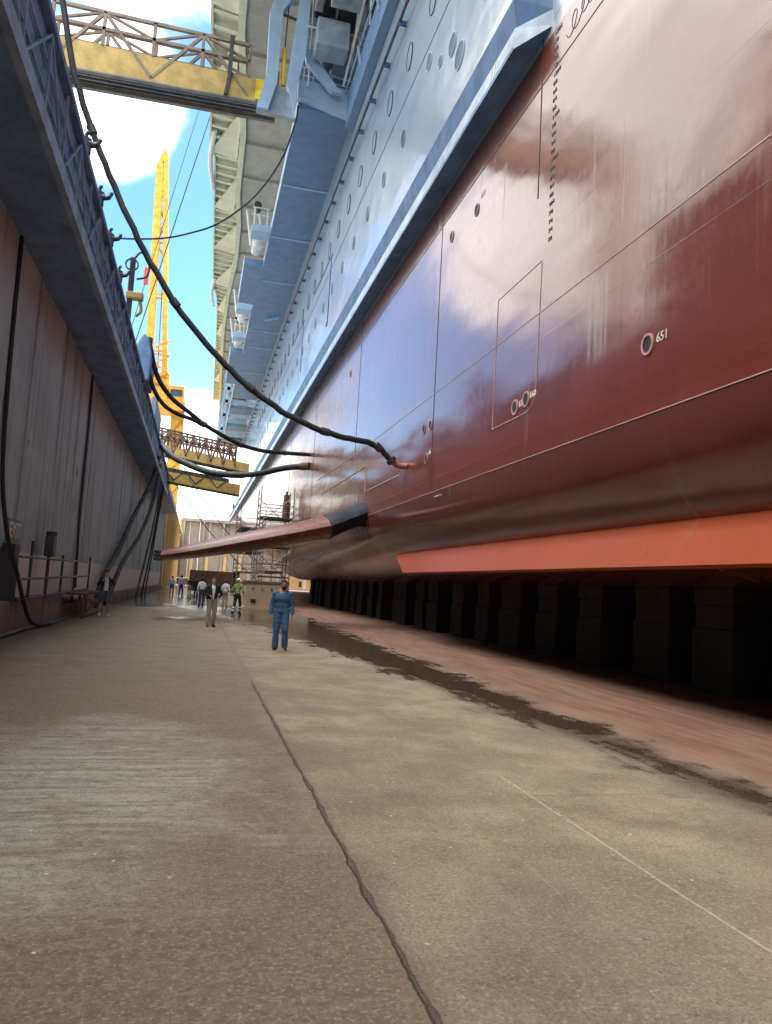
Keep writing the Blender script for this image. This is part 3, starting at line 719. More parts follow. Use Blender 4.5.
# far bay davits, canisters and platforms
def bay(y0, x):
    e = bpy.data.objects.new('davit_station', None); COL.objects.link(e); e.parent = ship
    e.matrix_parent_inverse = Matrix.Translation(-ship.location)
    def bld(mb, nm, mt): mb.build(nm, mt, e)
    bld(MB().box(x, x + 1.45, y0, y0 + 1.6, 28.96, 29.5), 'platform', M_frame)
    a = MB(); 
    for q in (.2, 1.2): a.tube([(x + q, y0 + .3, 29.5), (x + q, y0 + .3, 31.0)], .06, 6); bld(MB().tube([(x + q, y0 + 4, 29.5), (x + q - .5, y0 + 4, 32.5)], .1, 6), 'davit_post', M_white)
    a.tube([(x, y0 + .3, 31), (x + 1.4, y0 + .3, 31)], .05, 6); a.tube([(x, y0 + .3, 30.4), (x + 1.4, y0 + .3, 30.4)], .05, 6)
    bld(a, 'rail', M_white)
    for k in range(3): bld(MB().cyl((x + .75, 30.0), 1, .42, y0 + 1.9 + 1.5 * k, y0 + 3.1 + 1.5 * k, 14), 'raft_canister', M_white)
    bld(MB().cyl((x + .4, 31.4), 1, .3, y0 + .6, y0 + 1.5, 12), 'winch', M_dark)
bay(56.5, 2.1); bay(83, 1.95); bay(74, 1.9)
def farbay(y0):
    a = MB(); a.bar((2.6, y0, 29), (2.4, y0, 37), .5); a.bar((2.4, y0, 33), (6.5, y0, 29.4), .35); a.bar((2.0, y0, 29.3), (6.8, y0, 29.3), .5); a.bar((2.2, y0, 29.3), (2.2, y0 + 9, 29.3), .3)
    a.build('far_davit', M_frame, ship)
for y in (108, 116, 126, 138, 150): farbay(y)

# superstructure
inner = [(-60, -.04), (45, -.04), (52, .5), (57, .8), (66, .85), (72, 1.3), (80, 1.45), (92, 1.0), (105, .95), (120, 1.2), (152, 1.96)]
outer = [(-60, -1.85), (44, -1.8), (55, -1.65), (60, -1.62), (62, -1.2), (67, -1.1), (86, -.75), (91, -.66), (93, -.25), (97.5, .02), (120, .35), (152, .7)]
lerp = lambda P, y: np.interp(y, [p[0] for p in P], [p[1] for p in P]).item()
su = MB(); su.prism([(x, y) for y, x in inner] + [(52, 152), (52, -60)], 2, 37.0, 52); su.build('superstructure', M_beige, ship)
y = 6
while y < 150:
    x0 = lerp(inner, y); MB().box(x0 + .5, 7.1, y, y + .35, 36.75, 36.99).build('soffit_beam', M_beige, ship); y += 5.2
e1 = MB()
for (ya, xa), (yb, xb) in zip(inner[:-1], inner[1:]): e1.bar((xa + .12, ya, 36.9), (xb + .12, yb, 36.9), .45, .5)
e1.build('balcony_beam', M_cream, ship)
e2 = MB()
for (ya, xa), (yb, xb) in zip(outer[:-1], outer[1:]): e2.bar((xa, ya, 37.6), (xb, yb, 37.6), .16, .5)
e2.build('balcony_edge', M_cream, ship)
y = 15.0
while y < 150:
    MB().bar((lerp(outer, y), y, 37.5), (lerp(inner, y) + .1, y, 37.3), .34, .12).build('balcony_slat', M_cream, ship); y += 1.37
bt = MB(); pl = [(y, x + .05) for y, x in outer]; bt.prism([(x, y) for y, x in pl] + [(x - .06, y) for y, x in inner[::-1]], 2, 37.85, 52); bt.build('balcony_stack', M_cream, ship)
for y in (30, 38, 46, 54.5, 64, 73, 83, 92, 102, 114, 128):
    a, b_ = lerp(outer, y + 5), lerp(inner, y)
    gs = MB(); gs.add([(b_, y, 37.0), (b_, y + 6.5, 37.0), (a, y + 6.5, 37.35), (b_, y, 37.3), (b_, y + 6.5, 37.3), (a, y + 6.5, 37.6)], [(0, 1, 2), (3, 5, 4), (0, 3, 4, 1), (1, 4, 5, 2), (2, 5, 3, 0)])
    gs.build('balcony_gusset', M_cream, ship)
wr = MB()
for y0 in (20, 28, 36): 
    for k in range(5): wr.tube([(lerp(outer, y0) + .15 + .3 * k, y0, 37.15), (lerp(outer, y0) + .15 + .3 * k, y0 + 7.5, 37.15)], .04, 6)
wr.build('balcony_lattice', M_white, ship)
for y in (62, 92): MB().tube(spline([(lerp(outer, y) - .1, y - 4, 37.4), (lerp(outer, y) - .35, y, 37.1), (lerp(outer, y), y + 5, 37.3)]), .2, 8).build('scupper_pipe', M_white, ship, True)
MB().box(2.0, 30, 145, 158, 29.6, 36.9).build('aft_block', M_frame, ship)

# bilge keel
bk = MB()
ya, yb = -30, 28.2
A, B_ = (7.50, 3.16), (6.90, 2.26)
bk.add([(A[0], ya, A[1]), (B_[0], ya, B_[1]), (B_[0], yb - 3.6, B_[1]), (A[0], yb, A[1]),
        (A[0] + .06, ya, A[1] - .08), (B_[0] + .035, ya, B_[1] - .05), (B_[0] + .035, yb - 3.6, B_[1] - .05), (A[0] + .06, yb, A[1] - .08)],
       [(0, 1, 2, 3), (7, 6, 5, 4), (0, 4, 5, 1), (1, 5, 6, 2), (2, 6, 7, 3), (3, 7, 4, 0)])
bk.build('bilge_keel', M_orange, ship)

# stabiliser fin
def foil(cx, cy, cz, chord, thick, tilt):
    out = []
    for k in range(20):
        a = 2 * math.pi * k / 20; u = math.cos(a); v = math.sin(a) * (0.62 + .38 * -u) if u > 0 else math.sin(a)
        out.append(Vector((cx, cy + u * chord / 2, cz + v * thick / 2 + u * chord / 2 * tilt)))
    return out
def loft(mb, rings):
    n = len(rings[0]); vs = [p for r_ in rings for p in r_]
    fs = [(i * n + k, i * n + (k + 1) % n, (i + 1) * n + (k + 1) % n, (i + 1) * n + k) for i in range(len(rings) - 1) for k in range(n)]
    mb.add(vs, fs + [tuple(range(n))[::-1], tuple((len(rings) - 1) * n + k for k in range(n))])
fin = MB(); rr = []; SL = lambda P_, k_: [p + Vector(((4.1 - p.z) * k_, 0, 0)) for p in P_]
FX = [-1.4, .1, 2.14, 3.8, 5.33, 6.92]; FZ = [2.53, 2.87, 3.38, 3.8, 4.21, 4.93]; FT = [.50, .68, .90, .96, 1.0, 1.04]
def fring(x, k_=1.0): return foil(x, 32.0, float(np.interp(x, FX, FZ)), (2.4 + .14 * (x + 1.4)) * k_, float(np.interp(x, FX, FT)) * k_, .03)
for x in (-1.4, -.6, .1, 1.1, 2.14, 3.0, 3.8, 4.6): rr.append(fring(x))
rr.append([p + Vector(((4.21 - p.z) * .34, 0, 0)) for p in fring(5.36)]); loft(fin, rr); fin.build('stabiliser_fin', M_fin, ship, True)
fr_ = MB(); loft(fr_, [[p + Vector(((4.21 - p.z) * .34, 0, 0)) for p in fring(5.3, 1.06)], fring(6.1, 1.06), fring(6.92, 1.06)])
fr_.build('fin_root', M_fin_dark, ship, True)
ft = MB()
for k in range(3): ft.box(-1.68, -1.35, 31.0 + .15 * k, 32.8, 2.32 + .15 * k, 2.41 + .15 * k)
ft.build('fin_tip_fence', M_dark, ship)
MB().prism([(4.6, 2.9), (5.6, 3.2), (5.2, 2.75)], 1, 33, 33.05).build('fin_flap', M_white, ship)

# ------------------------------------------------------------------ keel blocks
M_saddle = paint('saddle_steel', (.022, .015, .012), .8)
def make_block(label, grp):
    b = thing('keel_block', label, 'keel block', (0, 0, 0), grp)
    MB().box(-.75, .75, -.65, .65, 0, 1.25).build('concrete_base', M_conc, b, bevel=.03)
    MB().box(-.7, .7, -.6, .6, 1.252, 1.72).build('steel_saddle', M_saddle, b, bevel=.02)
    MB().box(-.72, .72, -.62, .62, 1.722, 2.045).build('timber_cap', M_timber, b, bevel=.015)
    return b
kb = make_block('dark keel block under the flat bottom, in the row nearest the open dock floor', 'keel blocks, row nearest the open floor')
rowlab = ['dark keel block under the flat bottom, in the row nearest the open dock floor', 'dark keel block in the second row back under the hull', 'dark keel block in the third row back under the hull']
rowgrp = ['keel blocks, row nearest the open floor', 'keel blocks, second row', 'keel blocks, third row']
first = True
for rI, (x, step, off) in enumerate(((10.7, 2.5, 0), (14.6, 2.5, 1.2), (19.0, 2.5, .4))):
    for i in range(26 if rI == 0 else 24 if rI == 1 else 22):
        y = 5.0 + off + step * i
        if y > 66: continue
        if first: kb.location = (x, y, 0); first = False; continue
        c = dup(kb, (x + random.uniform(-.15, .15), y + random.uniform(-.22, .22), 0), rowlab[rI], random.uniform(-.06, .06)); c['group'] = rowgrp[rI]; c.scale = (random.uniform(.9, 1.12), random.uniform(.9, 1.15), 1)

# ------------------------------------------------------------------ block, barrier, scaffolds
bb = thing('support_block', 'big buff support block on the dock floor left of the man in blue coveralls', 'support block', (4.9, 46, 0))
MB().box(3.0, 5.5, 45, 49, 0, 1.55).build('body', M_buff, bb, bevel=.04)
MB().box(2.95, 5.55, 44.95, 49.05, 1.555, 1.72).build('top_plate', M_rust, bb, bevel=.02)
MB().box(2.9, 5.6, 44.8, 49.2, -.01, .12).build('base_plate', M_buff, bb)
for x in (3.3, 4.7): MB().box(x, x + .3, 44.94, 44.99, .42, .62).build('lifting_pocket', M_black, bb)
for x in (3.4, 3.95, 4.5, 5.05): MB().cyl((x, 1.25), 1, .06, 44.93, 44.99, 10).build('bolt', M_rust, bb)
bp = thing('rusty_barrier', 'long rusty brown panel barrier across the dock behind the group of people', 'barrier', (2, 84, 0))
MB().box(-.6, 4.8, 84, 84.15, .3, 2.55).build('panel', M_rust, bp)
for x in (-.4, 1.3, 3.0, 4.6): MB().box(x - .06, x + .06, 84.16, 84.3, 0, 2.6).build('stand', M_dark, bp)
lc = thing('light_gap_box', 'added pale yellow box standing in for sunlit ground beyond the keel blocks', 'light gap box', (24, 178, 0))  # added box, its pale yellow stands in for sunlit ground seen under the hull
MB().box(21, 27, 178, 181, .4, 3.2).build('body', M_gold, lc, bevel=.03); MB().box(25.2, 25.9, 177.9, 177.98, .4, 3.2).build('door_post', M_white, lc)
MB().box(24.2, 24.8, 177.92, 177.99, .9, 2.2).build('latch_panel', M_dark, lc)
for z in (.15, .38): MB().box(20.8, 27.4, 177.7, 177.9, z, z + .1).build('skid_rail', M_white, lc)

def scaffold(name, label, x0, x1, y0, y1, tops, levels):
    s_ = thing(name, label, 'scaffold', ((x0 + x1) / 2, (y0 + y1) / 2, 0), 'scaffold towers against the stern hull')
    nx = max(2, int((x1 - x0) / 1.3) + 1)
    for i in range(nx):
        for y in (y0, y1):
            x = x0 + (x1 - x0) * i / (nx - 1)
            MB().tube([(x, y, 0), (x, y, tops)], .045, 6).build('standard', M_steel, s_)
    for z in levels:
        MB().box(x0, x1, y0, y1, z, z + .12).build('platform', M_plank, s_)
        rl_ = MB()
        for dz_ in (.5, 1.0):
            for y in (y0, y1): rl_.tube([(x0, y, z + dz_), (x1, y, z + dz_)], .035, 6)
            for x in (x0, x1): rl_.tube([(x, y0, z + dz_), (x, y1, z + dz_)], .035, 6)
        rl_.build('guard_rail', M_steel, s_)
    b2 = MB(); zz = 0
    while zz + 2 < tops:
        b2.tube([(x0, y0, zz), (x1, y0, zz + 2)], .03, 6); b2.tube([(x1, y1, zz), (x0, y1, zz + 2)], .03, 6); zz += 2
    b2.build('brace', M_steel, s_)
    return s_
scaffold('scaffold_tower', 'tallest scaffold tower with a dark platform and an upright brown stack, behind the fin', 4.2, 6.6, 54, 56.5, 8.6, (2.0, 4.2, 6.3))
scaffold('scaffold_tower', 'lower scaffold with rusty boards at the waterline, just beyond the tallest scaffold', 4.8, 6.6, 58.5, 67, 6.6, (2.4, 5.4))
scaffold('scaffold_tower', 'farthest scaffold tower, near the stern and left of the others', 4.0, 6.5, 76, 84, 9.0, (2.5, 4.6, 7.0))
ds = thing('dust_drum', 'tall brown paint drum stack standing on the scaffold platform', 'drum stack', (6.15, 55, 6.42))
MB().cyl((6.15, 55), 2, .27, 6.42, 7.6, 14).build('lower_drum', M_rust, ds, True); MB().cyl((6.15, 55), 2, .22, 7.6, 8.2, 14).build('upper_drum', M_rust, ds, True); MB().cyl((6.15, 55), 2, .1, 8.2, 8.45, 10).build('cap', M_rust, ds, True)
sk = MB()

# ------------------------------------------------------------------ gangways
def gangway(label, y0, wy, xl, xr, zl0, zl1, zr0, zr1, railh, bays, mats, grp='yellow gangways to the ship', ribs=True, tk=1.0):
    """girder from xl to xr: bottom z zl0->zr0, top zl1->zr1, with a truss handrail of height railh"""
    g_ = thing('gangway', label, 'gangway', ((xl + xr) / 2, y0, min(zl0, zr0)), grp)
    mg, mr, md = mats
    def z0(x): return zl0 + (zr0 - zl0) * (x - xl) / (xr - xl)
    def z1(x): return zl1 + (zr1 - zl1) * (x - xl) / (xr - xl)
    for yy in (y0, y0 + wy - .1):
        MB().prism([(xl, z0(xl)), (xr, z0(xr)), (xr, z1(xr)), (xl, z1(xl))], 1, yy, yy + .1).build('girder', mg, g_)
    fl = MB()
    for yy in (y0, y0 + wy - .1):
        fl.prism([(xl, z0(xl) - .08), (xr, z0(xr) - .08), (xr, z0(xr)), (xl, z0(xl))], 1, yy - .08, yy + .18)
    fl.build('flange', md, g_)
    MB().prism([(xl, z0(xl) + .35), (xr, z0(xr) + .35), (xr, z0(xr) + .42), (xl, z0(xl) + .42)], 1, y0 + .11, y0 + wy - .11).build('walkway', md, g_)
    if ribs:
        rbm = MB()
        for k in range(4): 
            yy = y0 + .2 + (wy - .5) * k / 3
            rbm.prism([(xl, z0(xl) + .1), (xr, z0(xr) + .1), (xr, z0(xr) + .34), (xl, z0(xl) + .34)], 1, yy, yy + .1)
        rbm.build('joist', md, g_)
    for yy in (y0 + .05, y0 + wy - .05):
        t_ = MB(); xe = xr - (xr - xl) * .14
        for f in (.5, 1.0): t_.bar((xl, yy, z1(xl) + railh * f), (xe, yy, z1(xe) + railh * f), .1 * tk)
        for k in range(bays + 1):
            x = xl + (xe - xl) * k / bays
            t_.bar((x, yy, z1(x)), (x, yy, z1(x) + railh), .1 * tk)
            if k < bays:
                xm = xl + (xe - xl) * (k + 1) / bays
                if k % 2: t_.bar((x, yy, z1(x) + railh), (xm, yy, z0(xm) + .25), .09 * tk); t_.bar((x, yy, z1(x) + railh), (xm, yy, z1(xm) + railh * .5), .07 * tk)
                else: t_.bar((x, yy, z0(x) + .25), (xm, yy, z1(xm) + railh), .09 * tk); t_.bar((x, yy, z1(x) + railh * .5), (xm, yy, z1(xm) + railh), .07 * tk)
        t_.build('truss_rail', mr, g_)
    return g_
g1 = gangway('nearest and highest yellow gangway, crossing from the left quay to the davit frame', 39.3, 1.5, -9.5, 2.35, 27.72, 29.35, 28.05, 29.35, 1.9, 4, (M_gyellow, M_brownrail, M_under), tk=1.7)
ec = MB().box(1.1, 2.2, 39.22, 39.29, 28.12, 29.33).build('end_cap', M_gy2, g1)
MB().bar((2.25, 39.25, 28.1), (2.3, 39.25, 30.0), .12).build('end_post', M_gy2, g1); 
MB().bar((-.35, 39.3, 29.3), (-.35, 39.3, 31.5), .22).build('rail_post', M_dark, g1); MB().bar((-.5, 39.2, 28), (-.3, 39.2, 29.6), .16).build('sling', M_dark, g1)
gangway('yellow gangway with a dense lattice handrail, upper of the two far gangways', 75, 1.6, -5.5, 4.4, 13.8, 14.75, 12.5, 13.4, 1.55, 14, (M_gyellow, M_rust, M_dark), ribs=False, tk=1.7)
gangway('plain yellow gangway girder, lower of the two far gangways', 80, 1.4, -5.2, 3.9, 11.75, 12.75, 10.75, 11.85, .35, 7, (M_gyellow, M_dark, M_dark), ribs=False, tk=1.5)
tw = thing('gangway_tower', 'yellow steel tower on the left quay holding the high gangway', 'tower', (-10.5, 40, 12))
for x in (-11.4, -9.9):
    for y in (39.4, 40.7): MB().bar((x, y, 12), (x, y, 31), .25).build('leg', M_gyellow, tw)
for y in (39.4, 40.7):
    b3 = MB()
    for k in range(6): b3.bar((-11.4, y, 12 + 3 * k), (-9.9, y, 15 + 3 * k), .12)
    b3.build('brace', M_gyellow, tw)
tw2 = thing('hose_gantry', 'steel post on the left quay from which the long hose hangs', 'post', (-8.4, 24, 12))
MB().bar((-8.6, 24, 12), (-8.6, 24, 25.5), .35).build('mast', M_gyellow, tw2); MB().bar((-8.6, 24, 25.2), (-7.4, 24, 25.2), .25).build('arm', M_gyellow, tw2)

# ------------------------------------------------------------------ crane
cr = thing('dock_crane', 'tall golden yellow dock crane with raised lattice jib beyond the left wall', 'crane', (-6, 140, 12))
def P(x, z, s_=1.217): return (x * s_, 1.68 + (z - 1.68) * s_)
cy0, cy1 = 139.0, 141.0
MB().box(-6.6, -4.3, cy0, cy1, 12.6, 31.58).build('column', M_yellow, cr)
cb = MB()
for k in range(8): cb.bar((-6.4, cy0 - .1, 13 + 2.5 * k), (-4.4, cy0 - .1, 15.5 + 2.5 * k), .2)
cb.build('column_ladder', M_orangep, cr)
MB().box(-10.4, -4.3, 137.0, 143, 31.6, 33.4).build('slew_platform', M_orangep, cr, bevel=.05)
MB().box(-10.6, -7.4, 137.8, 142, 33.42, 38.5).build('machine_house', M_yellow, cr, bevel=.08)
MB().box(-7.3, -4.6, 137.6, 140.5, 33.42, 36.3).build('cab', M_orangep, cr, bevel=.1)
MB().box(-7.0, -4.9, 137.5, 137.58, 34.4, 35.6).build('cab_window', M_glass, cr)
st = MB()
for k in range(6): st.bar((-10.2 if k % 2 else -7.8, 137.6, 35.5 + 1.5 * k), (-7.8 if k % 2 else -10.2, 137.6, 37.0 + 1.5 * k), .3, .25)
for k in range(6): st.bar((-10.3, 137.6, 36.3 + 1.5 * k), (-7.7, 137.6, 36.3 + 1.5 * k), .16)
st.build('stairway', M_orangep, cr)
def jibx(t, side): return (-11.2 + (-12.5 + 11.2) * t) if side == 0 else (-8.2 + (-11.4 + 8.2) * t)
def jz(t): return 35.5 + 43.0 * t
for sd_ in (0, 1):
    for yy in (cy0, cy1):
        MB().bar((jibx(0, sd_), yy, jz(0)), (jibx(1, sd_), yy, jz(1)), 1.25 - .35 * sd_, .9).build('jib_chord', M_yellow, cr)
jl = MB(); n_ = 12
for k in range(n_):
    t, u = k / n_, (k + 1) / n_
    for yy in (cy0, cy1):
        if k % 3 == 2: jl.bar((jibx(t, 0), yy, jz(t)), (jibx(t, 1), yy, jz(t)), .3)
        if k > 6: jl.bar((jibx(t, k % 2), yy, jz(t)), (jibx(u, 1 - k % 2), yy, jz(u)), .22)
    for sd_ in (0, 1): jl.bar((jibx(t, sd_), cy0 if k % 2 else cy1, jz(t)), (jibx(u, sd_), cy1 if k % 2 else cy0, jz(u)), .2)
jl.build('jib_lattice', M_yellow, cr)
MB().prism([(jibx(.55, 0) - .3, jz(.55)), (jibx(.6, 0) + .6, jz(.6)), (jibx(1, 0) + .9, jz(1)), (jibx(1, 0) - .3, jz(1))], 1, cy0 - .35, cy0 - .26).build('jib_plate', M_yellow, cr)
MB().prism([(-12.8, 78.3), (-11.1, 78.3), (-11.0, 80.0), (-11.6, 81.6), (-12.4, 80.6)], 1, 138.8, 141.2).build('jib_head', M_yellow, cr)
MB().tube([(-11.9, 138.7, 79), (-10.2, 138.7, 58), (-9.6, 138.7, 38)], .08, 6).build('hoist_rope', M_dark, cr)
MB().bar((-13.1, 139, 55), (-13.1, 139, 58), .8).build('hook_block', paint('hook_red', (.6, .06, .05), .5), cr)

# ------------------------------------------------------------------ hoses and wires
HA = [(-8.0, 24, 25.2), (-6.6, 24, 22.6), (-5.58, 24, 19.8), (-4.96, 24, 17.37), (-4.3, 24, 15.66), (-3.65, 24, 14.3), (-2.97, 24, 12.96), (-2.19, 24, 11.63), (-1.32, 24, 10.4), (-.46, 24, 9.42), (.39, 24, 8.6), (1.24, 24, 7.94),
      (2.09, 24, 7.4), (2.94, 24, 7.0), (3.81, 24.1, 6.77), (4.69, 24.2, 6.65), (5.3, 24.3, 6.62), (5.72, 24.4, 6.5), (6.05, 24.5, 6.27), (6.35, 24.55, 6.03)]
ho = thing('service_hose', 'longest black hose, curving from high left down to the red pipe on the hull', 'hose', (0, 24, 9), 'black hoses crossing from the wall to the ship')
MB().tube([p + Vector((random.uniform(-.02, .02), random.uniform(-.03, .03), random.uniform(-.025, .025))) for p in spline(HA, 4)], .1, 10).build('hose', M_hose, ho, True)
for i in (4, 8, 11, 14, 17):
    a, b_ = Vector(HA[i]), Vector(HA[i + 1]); d = (b_ - a).normalized(); MB().tube([a - d * .14, a + d * .14], .135, 12).build('coupling', M_dark, ho, True)
nz = MB().tube([(6.3, 24.55, 6.06), (6.45, 24.55, 5.97), (6.62, 24.5, 5.93), (6.82, 24.4, 5.93)], .11, 12).build('nozzle', paint('pipe_red', (.33, .09, .07), .5), ho, True)
MB().tube([(6.2, 24.55, 6.16), (6.32, 24.55, 6.05)], .19, 12).build('flange', M_dark, ho, True)
h2 = thing('service_hose', 'black hose running from the humped cover on the gallery to the hull', 'hose', (0, 45, 10), 'black hoses crossing from the wall to the ship')
HB = [(-3.5, 42, 14.6), (-3.3, 42.3, 13.9), (-3.1, 42.6, 13.2), (-2.75, 43, 12.54), (-2.09, 43.5, 11.85), (-1.04, 44, 11.22), (-.2, 44.5, 10.75), (.77, 45, 10.36), (2.04, 46, 10.03), (3.48, 47, 9.95), (5.04, 48, 10.13), (6.85, 49, 10.35)]
MB().tube(spline(HB, 5), .13, 10).build('hose', M_hose, h2, True)
for i in (6, 8, 10):
    a, b_ = Vector(HB[i]), Vector(HB[i + 1]); d = (b_ - a).normalized(); MB().tube([a - d * .1, a + d * .1], .17, 12).build('coupling', M_rust if i == 10 else M_dark, h2, True)
h3 = thing('service_hose', 'short black hose hanging below and joining the upper hose from the humped cover', 'hose', (-2, 43, 11), 'black hoses crossing from the wall to the ship')
MB().tube(spline([(-3.45, 42, 13.7), (-3.36, 42.1, 12.8), (-2.98, 42.5, 11.87), (-2.41, 43, 11.25), (-1.69, 43.5, 10.98), (-.9, 44, 10.86), (-.3, 44.4, 10.72)], 5), .12, 10).build('hose', M_hose, h3, True)
MB().tube([(-.5, 44.3, 10.8), (-.15, 44.45, 10.68)], .17, 12).build('coupling', M_dark, h3, True)
h4 = thing('service_hose', 'thickest black hose, sagging from the wall end in front of the far gangways', 'hose', (0, 55, 9), 'black hoses crossing from the wall to the ship')
HC = [(-4.1, 62.5, 12.3), (-3.5, 62, 12.2), (-2.51, 60, 11.12), (-1.43, 58, 10.36), (.09, 56, 9.6), (1.5, 54, 9.2), (2.83, 52.5, 9.08), (3.91, 51.3, 9.15), (5.32, 50, 9.45), (6.84, 48.8, 9.54)]
MB().tube(spline(HC, 5), [.27] * 10 + [.24] * 20 + [.2] * 16, 10).build('hose', M_hose, h4, True)
MB().tube([(6.3, 49.2, 9.53), (6.84, 48.8, 9.54)], .27, 12).build('flange', M_rust, h4, True)
tag(MB().tube(spline([(-7.5, 38, 18.4), (-5.56, 38, 18.38), (-4.28, 38, 18.51), (-2.85, 38, 18.81), (-1.65, 38, 19.29), (-.45, 38, 19.94), (.75, 38, 21.04), (1.82, 38.5, 22.68), (2.9, 39.7, 25.4), (3.5, 40.4, 28.0), (3.6, 40.45, 29.1)]), .05, 8).build('sagging_cable', M_hose, None, True),
    'thin black cable sagging across the blue sky under the high gangway', 'cable')
for i, (a, b_) in enumerate((((-1.6, 60, 40.8), (-6.2, 60, 19)), ((-3.1, 62, 40), (-7.0, 60, 18)))):
    tag(MB().tube([Vector(a) + (Vector(a) - Vector(b_)) * .4, b_], .045 - .015 * i, 6).build('stay_wire', M_dark, None), ['darker of the two slanting wires crossing the blue sky beside the crane', 'fainter of the two slanting wires crossing the blue sky beside the crane'][i], 'wire', 'slanting wires beside the crane')
for i, (a, b_) in enumerate((((-3.4, 79, 12.0), (5.5, 88, 3)), ((-1.5, 79, 12.0), (6.6, 88, 4)))):
    tag(MB().tube([a, Vector(a) * .5 + Vector(b_) * .5 - Vector((0, 0, .6)), b_], .05, 6).build('tag_line', M_steel, None), ['left of the two grey ropes slung under the lower far gangway', 'right of the two grey ropes slung under the lower far gangway'][i], 'rope', 'ropes under the far gangway')

# ------------------------------------------------------------------ people
M_skin = paint('skin_brown', (.26, .14, .09), .55, bump=0, dirtamt=.1, var=.1)
M_skin2 = paint('skin_tan', (.45, .27, .19), .55, bump=0, dirtamt=.1, var=.1)
M_hair = paint('hair_dark', (.012, .009, .008), .95, bump=0)
M_shoe = paint('shoe_black', (.02, .02, .022), .5, bump=0)
M_shoew = paint('shoe_white', (.8, .8, .78), .5, bump=0, dirtamt=.15)
def cloth(n, c): return paint(n, c, .85, var=.12, dirtamt=.15, scale=5, bump=.15)
def person(label, loc, rz, H, clo, pose, vox=.013, hat=None, over=None, group='people walking in the dry dock'):
    """clo: material per region; pose: joint targets in metres for a 1.75 m figure that faces -Y"""
    prims = []
    def cap(p, q, r1, r2, lab, flat=1.0): g_ = bk_ if lab in ('top', 'trousers') else 1.0; prims.append(('c', np.array(p, float), np.array(q, float), r1 * g_, r2 * g_, lab))
    def ell(c, r, lab): prims.append(('e', np.array(c, float), np.array(r, float) * (np.array((bk_, bk_, 1.0)) if lab in ('top', 'trousers') else 1.14), None, None, lab))
    bk_ = pose.get('bulk', 1.0)
    # trunk
    ell((0, .005, .98), (.165, .115, .13), 'trousers'); ell((0, 0, 1.12), (.150, .105, .17), 'top'); ell((0, -.005, 1.30), (.172, .118, .17), 'top')
    cap((-.07, .01, 1.45), (-.17, .005, 1.405), .06, .064, 'top'); cap((.07, .01, 1.45), (.17, .005, 1.405), .06, .064, 'top'); ell((0, .01, 1.40), (.15, .095, .085), 'top')
    hx, hy = pose.get('head', (0, -.02)); 
    cap((0, .01, 1.45), (hx * .6, hy * .6, 1.56), .060, .056, 'skin'); cap((0, .015, 1.44), (0, .01, 1.485), .085, .066, 'top')
    ell((hx, hy + .01, 1.655), (.074, .092, .098), 'skin'); ell((hx, hy - .02, 1.60), (.058, .068, .072), 'skin')
    cap((hx, hy - .08, 1.66), (hx, hy - .106, 1.632), .011, .016, 'skin')
    for s_ in (-1, 1):
        ell((hx + s_ * .076, hy + .012, 1.645), (.012, .02, .032), 'skin')
        ell((hx + s_ * .03, hy - .079, 1.662), (.014, .010, .008), 'hair')
    cap((hx - .018, hy - .082, 1.592), (hx + .018, hy - .082, 1.592), .009, .009, 'lip')
    if pose.get('beard'): ell((hx, hy - .03, 1.575), (.060, .066, .05), 'hair')
    for s_, sd_ in ((-1, 'R'), (1, 'L')):
        hip = np.array((s_ * .085, 0, .94)); kn = np.array(pose.get('knee' + sd_, (s_ * .095, -.01, .50))); an = np.array(pose.get('ankle' + sd_, (s_ * .10, .02, .09)))
        cap(hip, kn, .095, .066, 'trousers'); cap(kn, an, .064, .05 if pose.get('wide', 1) else .042, pose.get('shin', 'trousers'))
        if pose.get('wide', 1): cap(kn + (an - kn) * .5, an + np.array((0, 0, .0)), .066, .066, pose.get('shin', 'trousers'))
        toe = np.array(pose.get('toe' + sd_, (an[0] + s_ * .03, an[1] - .155, .038)))
        heel = an + np.array((0, .03, -.045)); cap(heel, toe, .042, .035, 'shoe'); cap(an + np.array((0, 0, -.02)), toe, .045, .034, 'shoe')
        sh = np.array((s_ * .175, .005, 1.405)); el = np.array(pose.get('elbow' + sd_, (s_ * .235, .03, 1.14))); wr_ = np.array(pose.get('wrist' + sd_, (s_ * .262, -.03, .90)))
        cap(sh, el, .062, .05, 'top'); cap(el, wr_ + (el - wr_) * .12, .05, .038, pose.get('fore', 'top')); cap(el, wr_, .036, .028, 'skin')
        d = wr_ - el; d /= np.linalg.norm(d)
        side = np.cross(d, (s_, 0, 0)); ns = np.linalg.norm(side); side = side / ns if ns > .1 else np.array((0, -1., 0))
        out = np.cross(d, side); pal = wr_ + d * .05
        cap(wr_, pal + d * .03 + side * .014, .027, .02, 'skin'); cap(wr_, pal + d * .03 - side * .016, .026, .019, 'skin')
        for k, L_ in enumerate((.068, .078, .072, .055)):
            f0 = pal + d * .035 + side * (.030 - .02 * k); f1 = f0 + d * L_ * .55 + out * .004 * s_; f2 = f1 + d * L_ * .4 + out * .02 * s_
            cap(f0, f1, .0095, .009, 'skin'); cap(f1, f2, .009, .008, 'skin')
        t0 = wr_ + d * .03 + side * .03; cap(t0, t0 + d * .035 + side * .025, .012, .011, 'skin'); cap(t0 + d * .035 + side * .025, t0 + d * .065 + side * .03, .011, .009, 'skin')
    if pose.get('jacket'):
        ell((0, .012, 1.24), (.188, .135, .25), 'top'); ell((0, .012, 1.02), (.185, .13, .13), 'top'); cap((-.15, .01, 1.41), (.15, .01, 1.41), .08, .08, 'top')
    if pose.get('phone'): pass
    bm = bmesh.new()
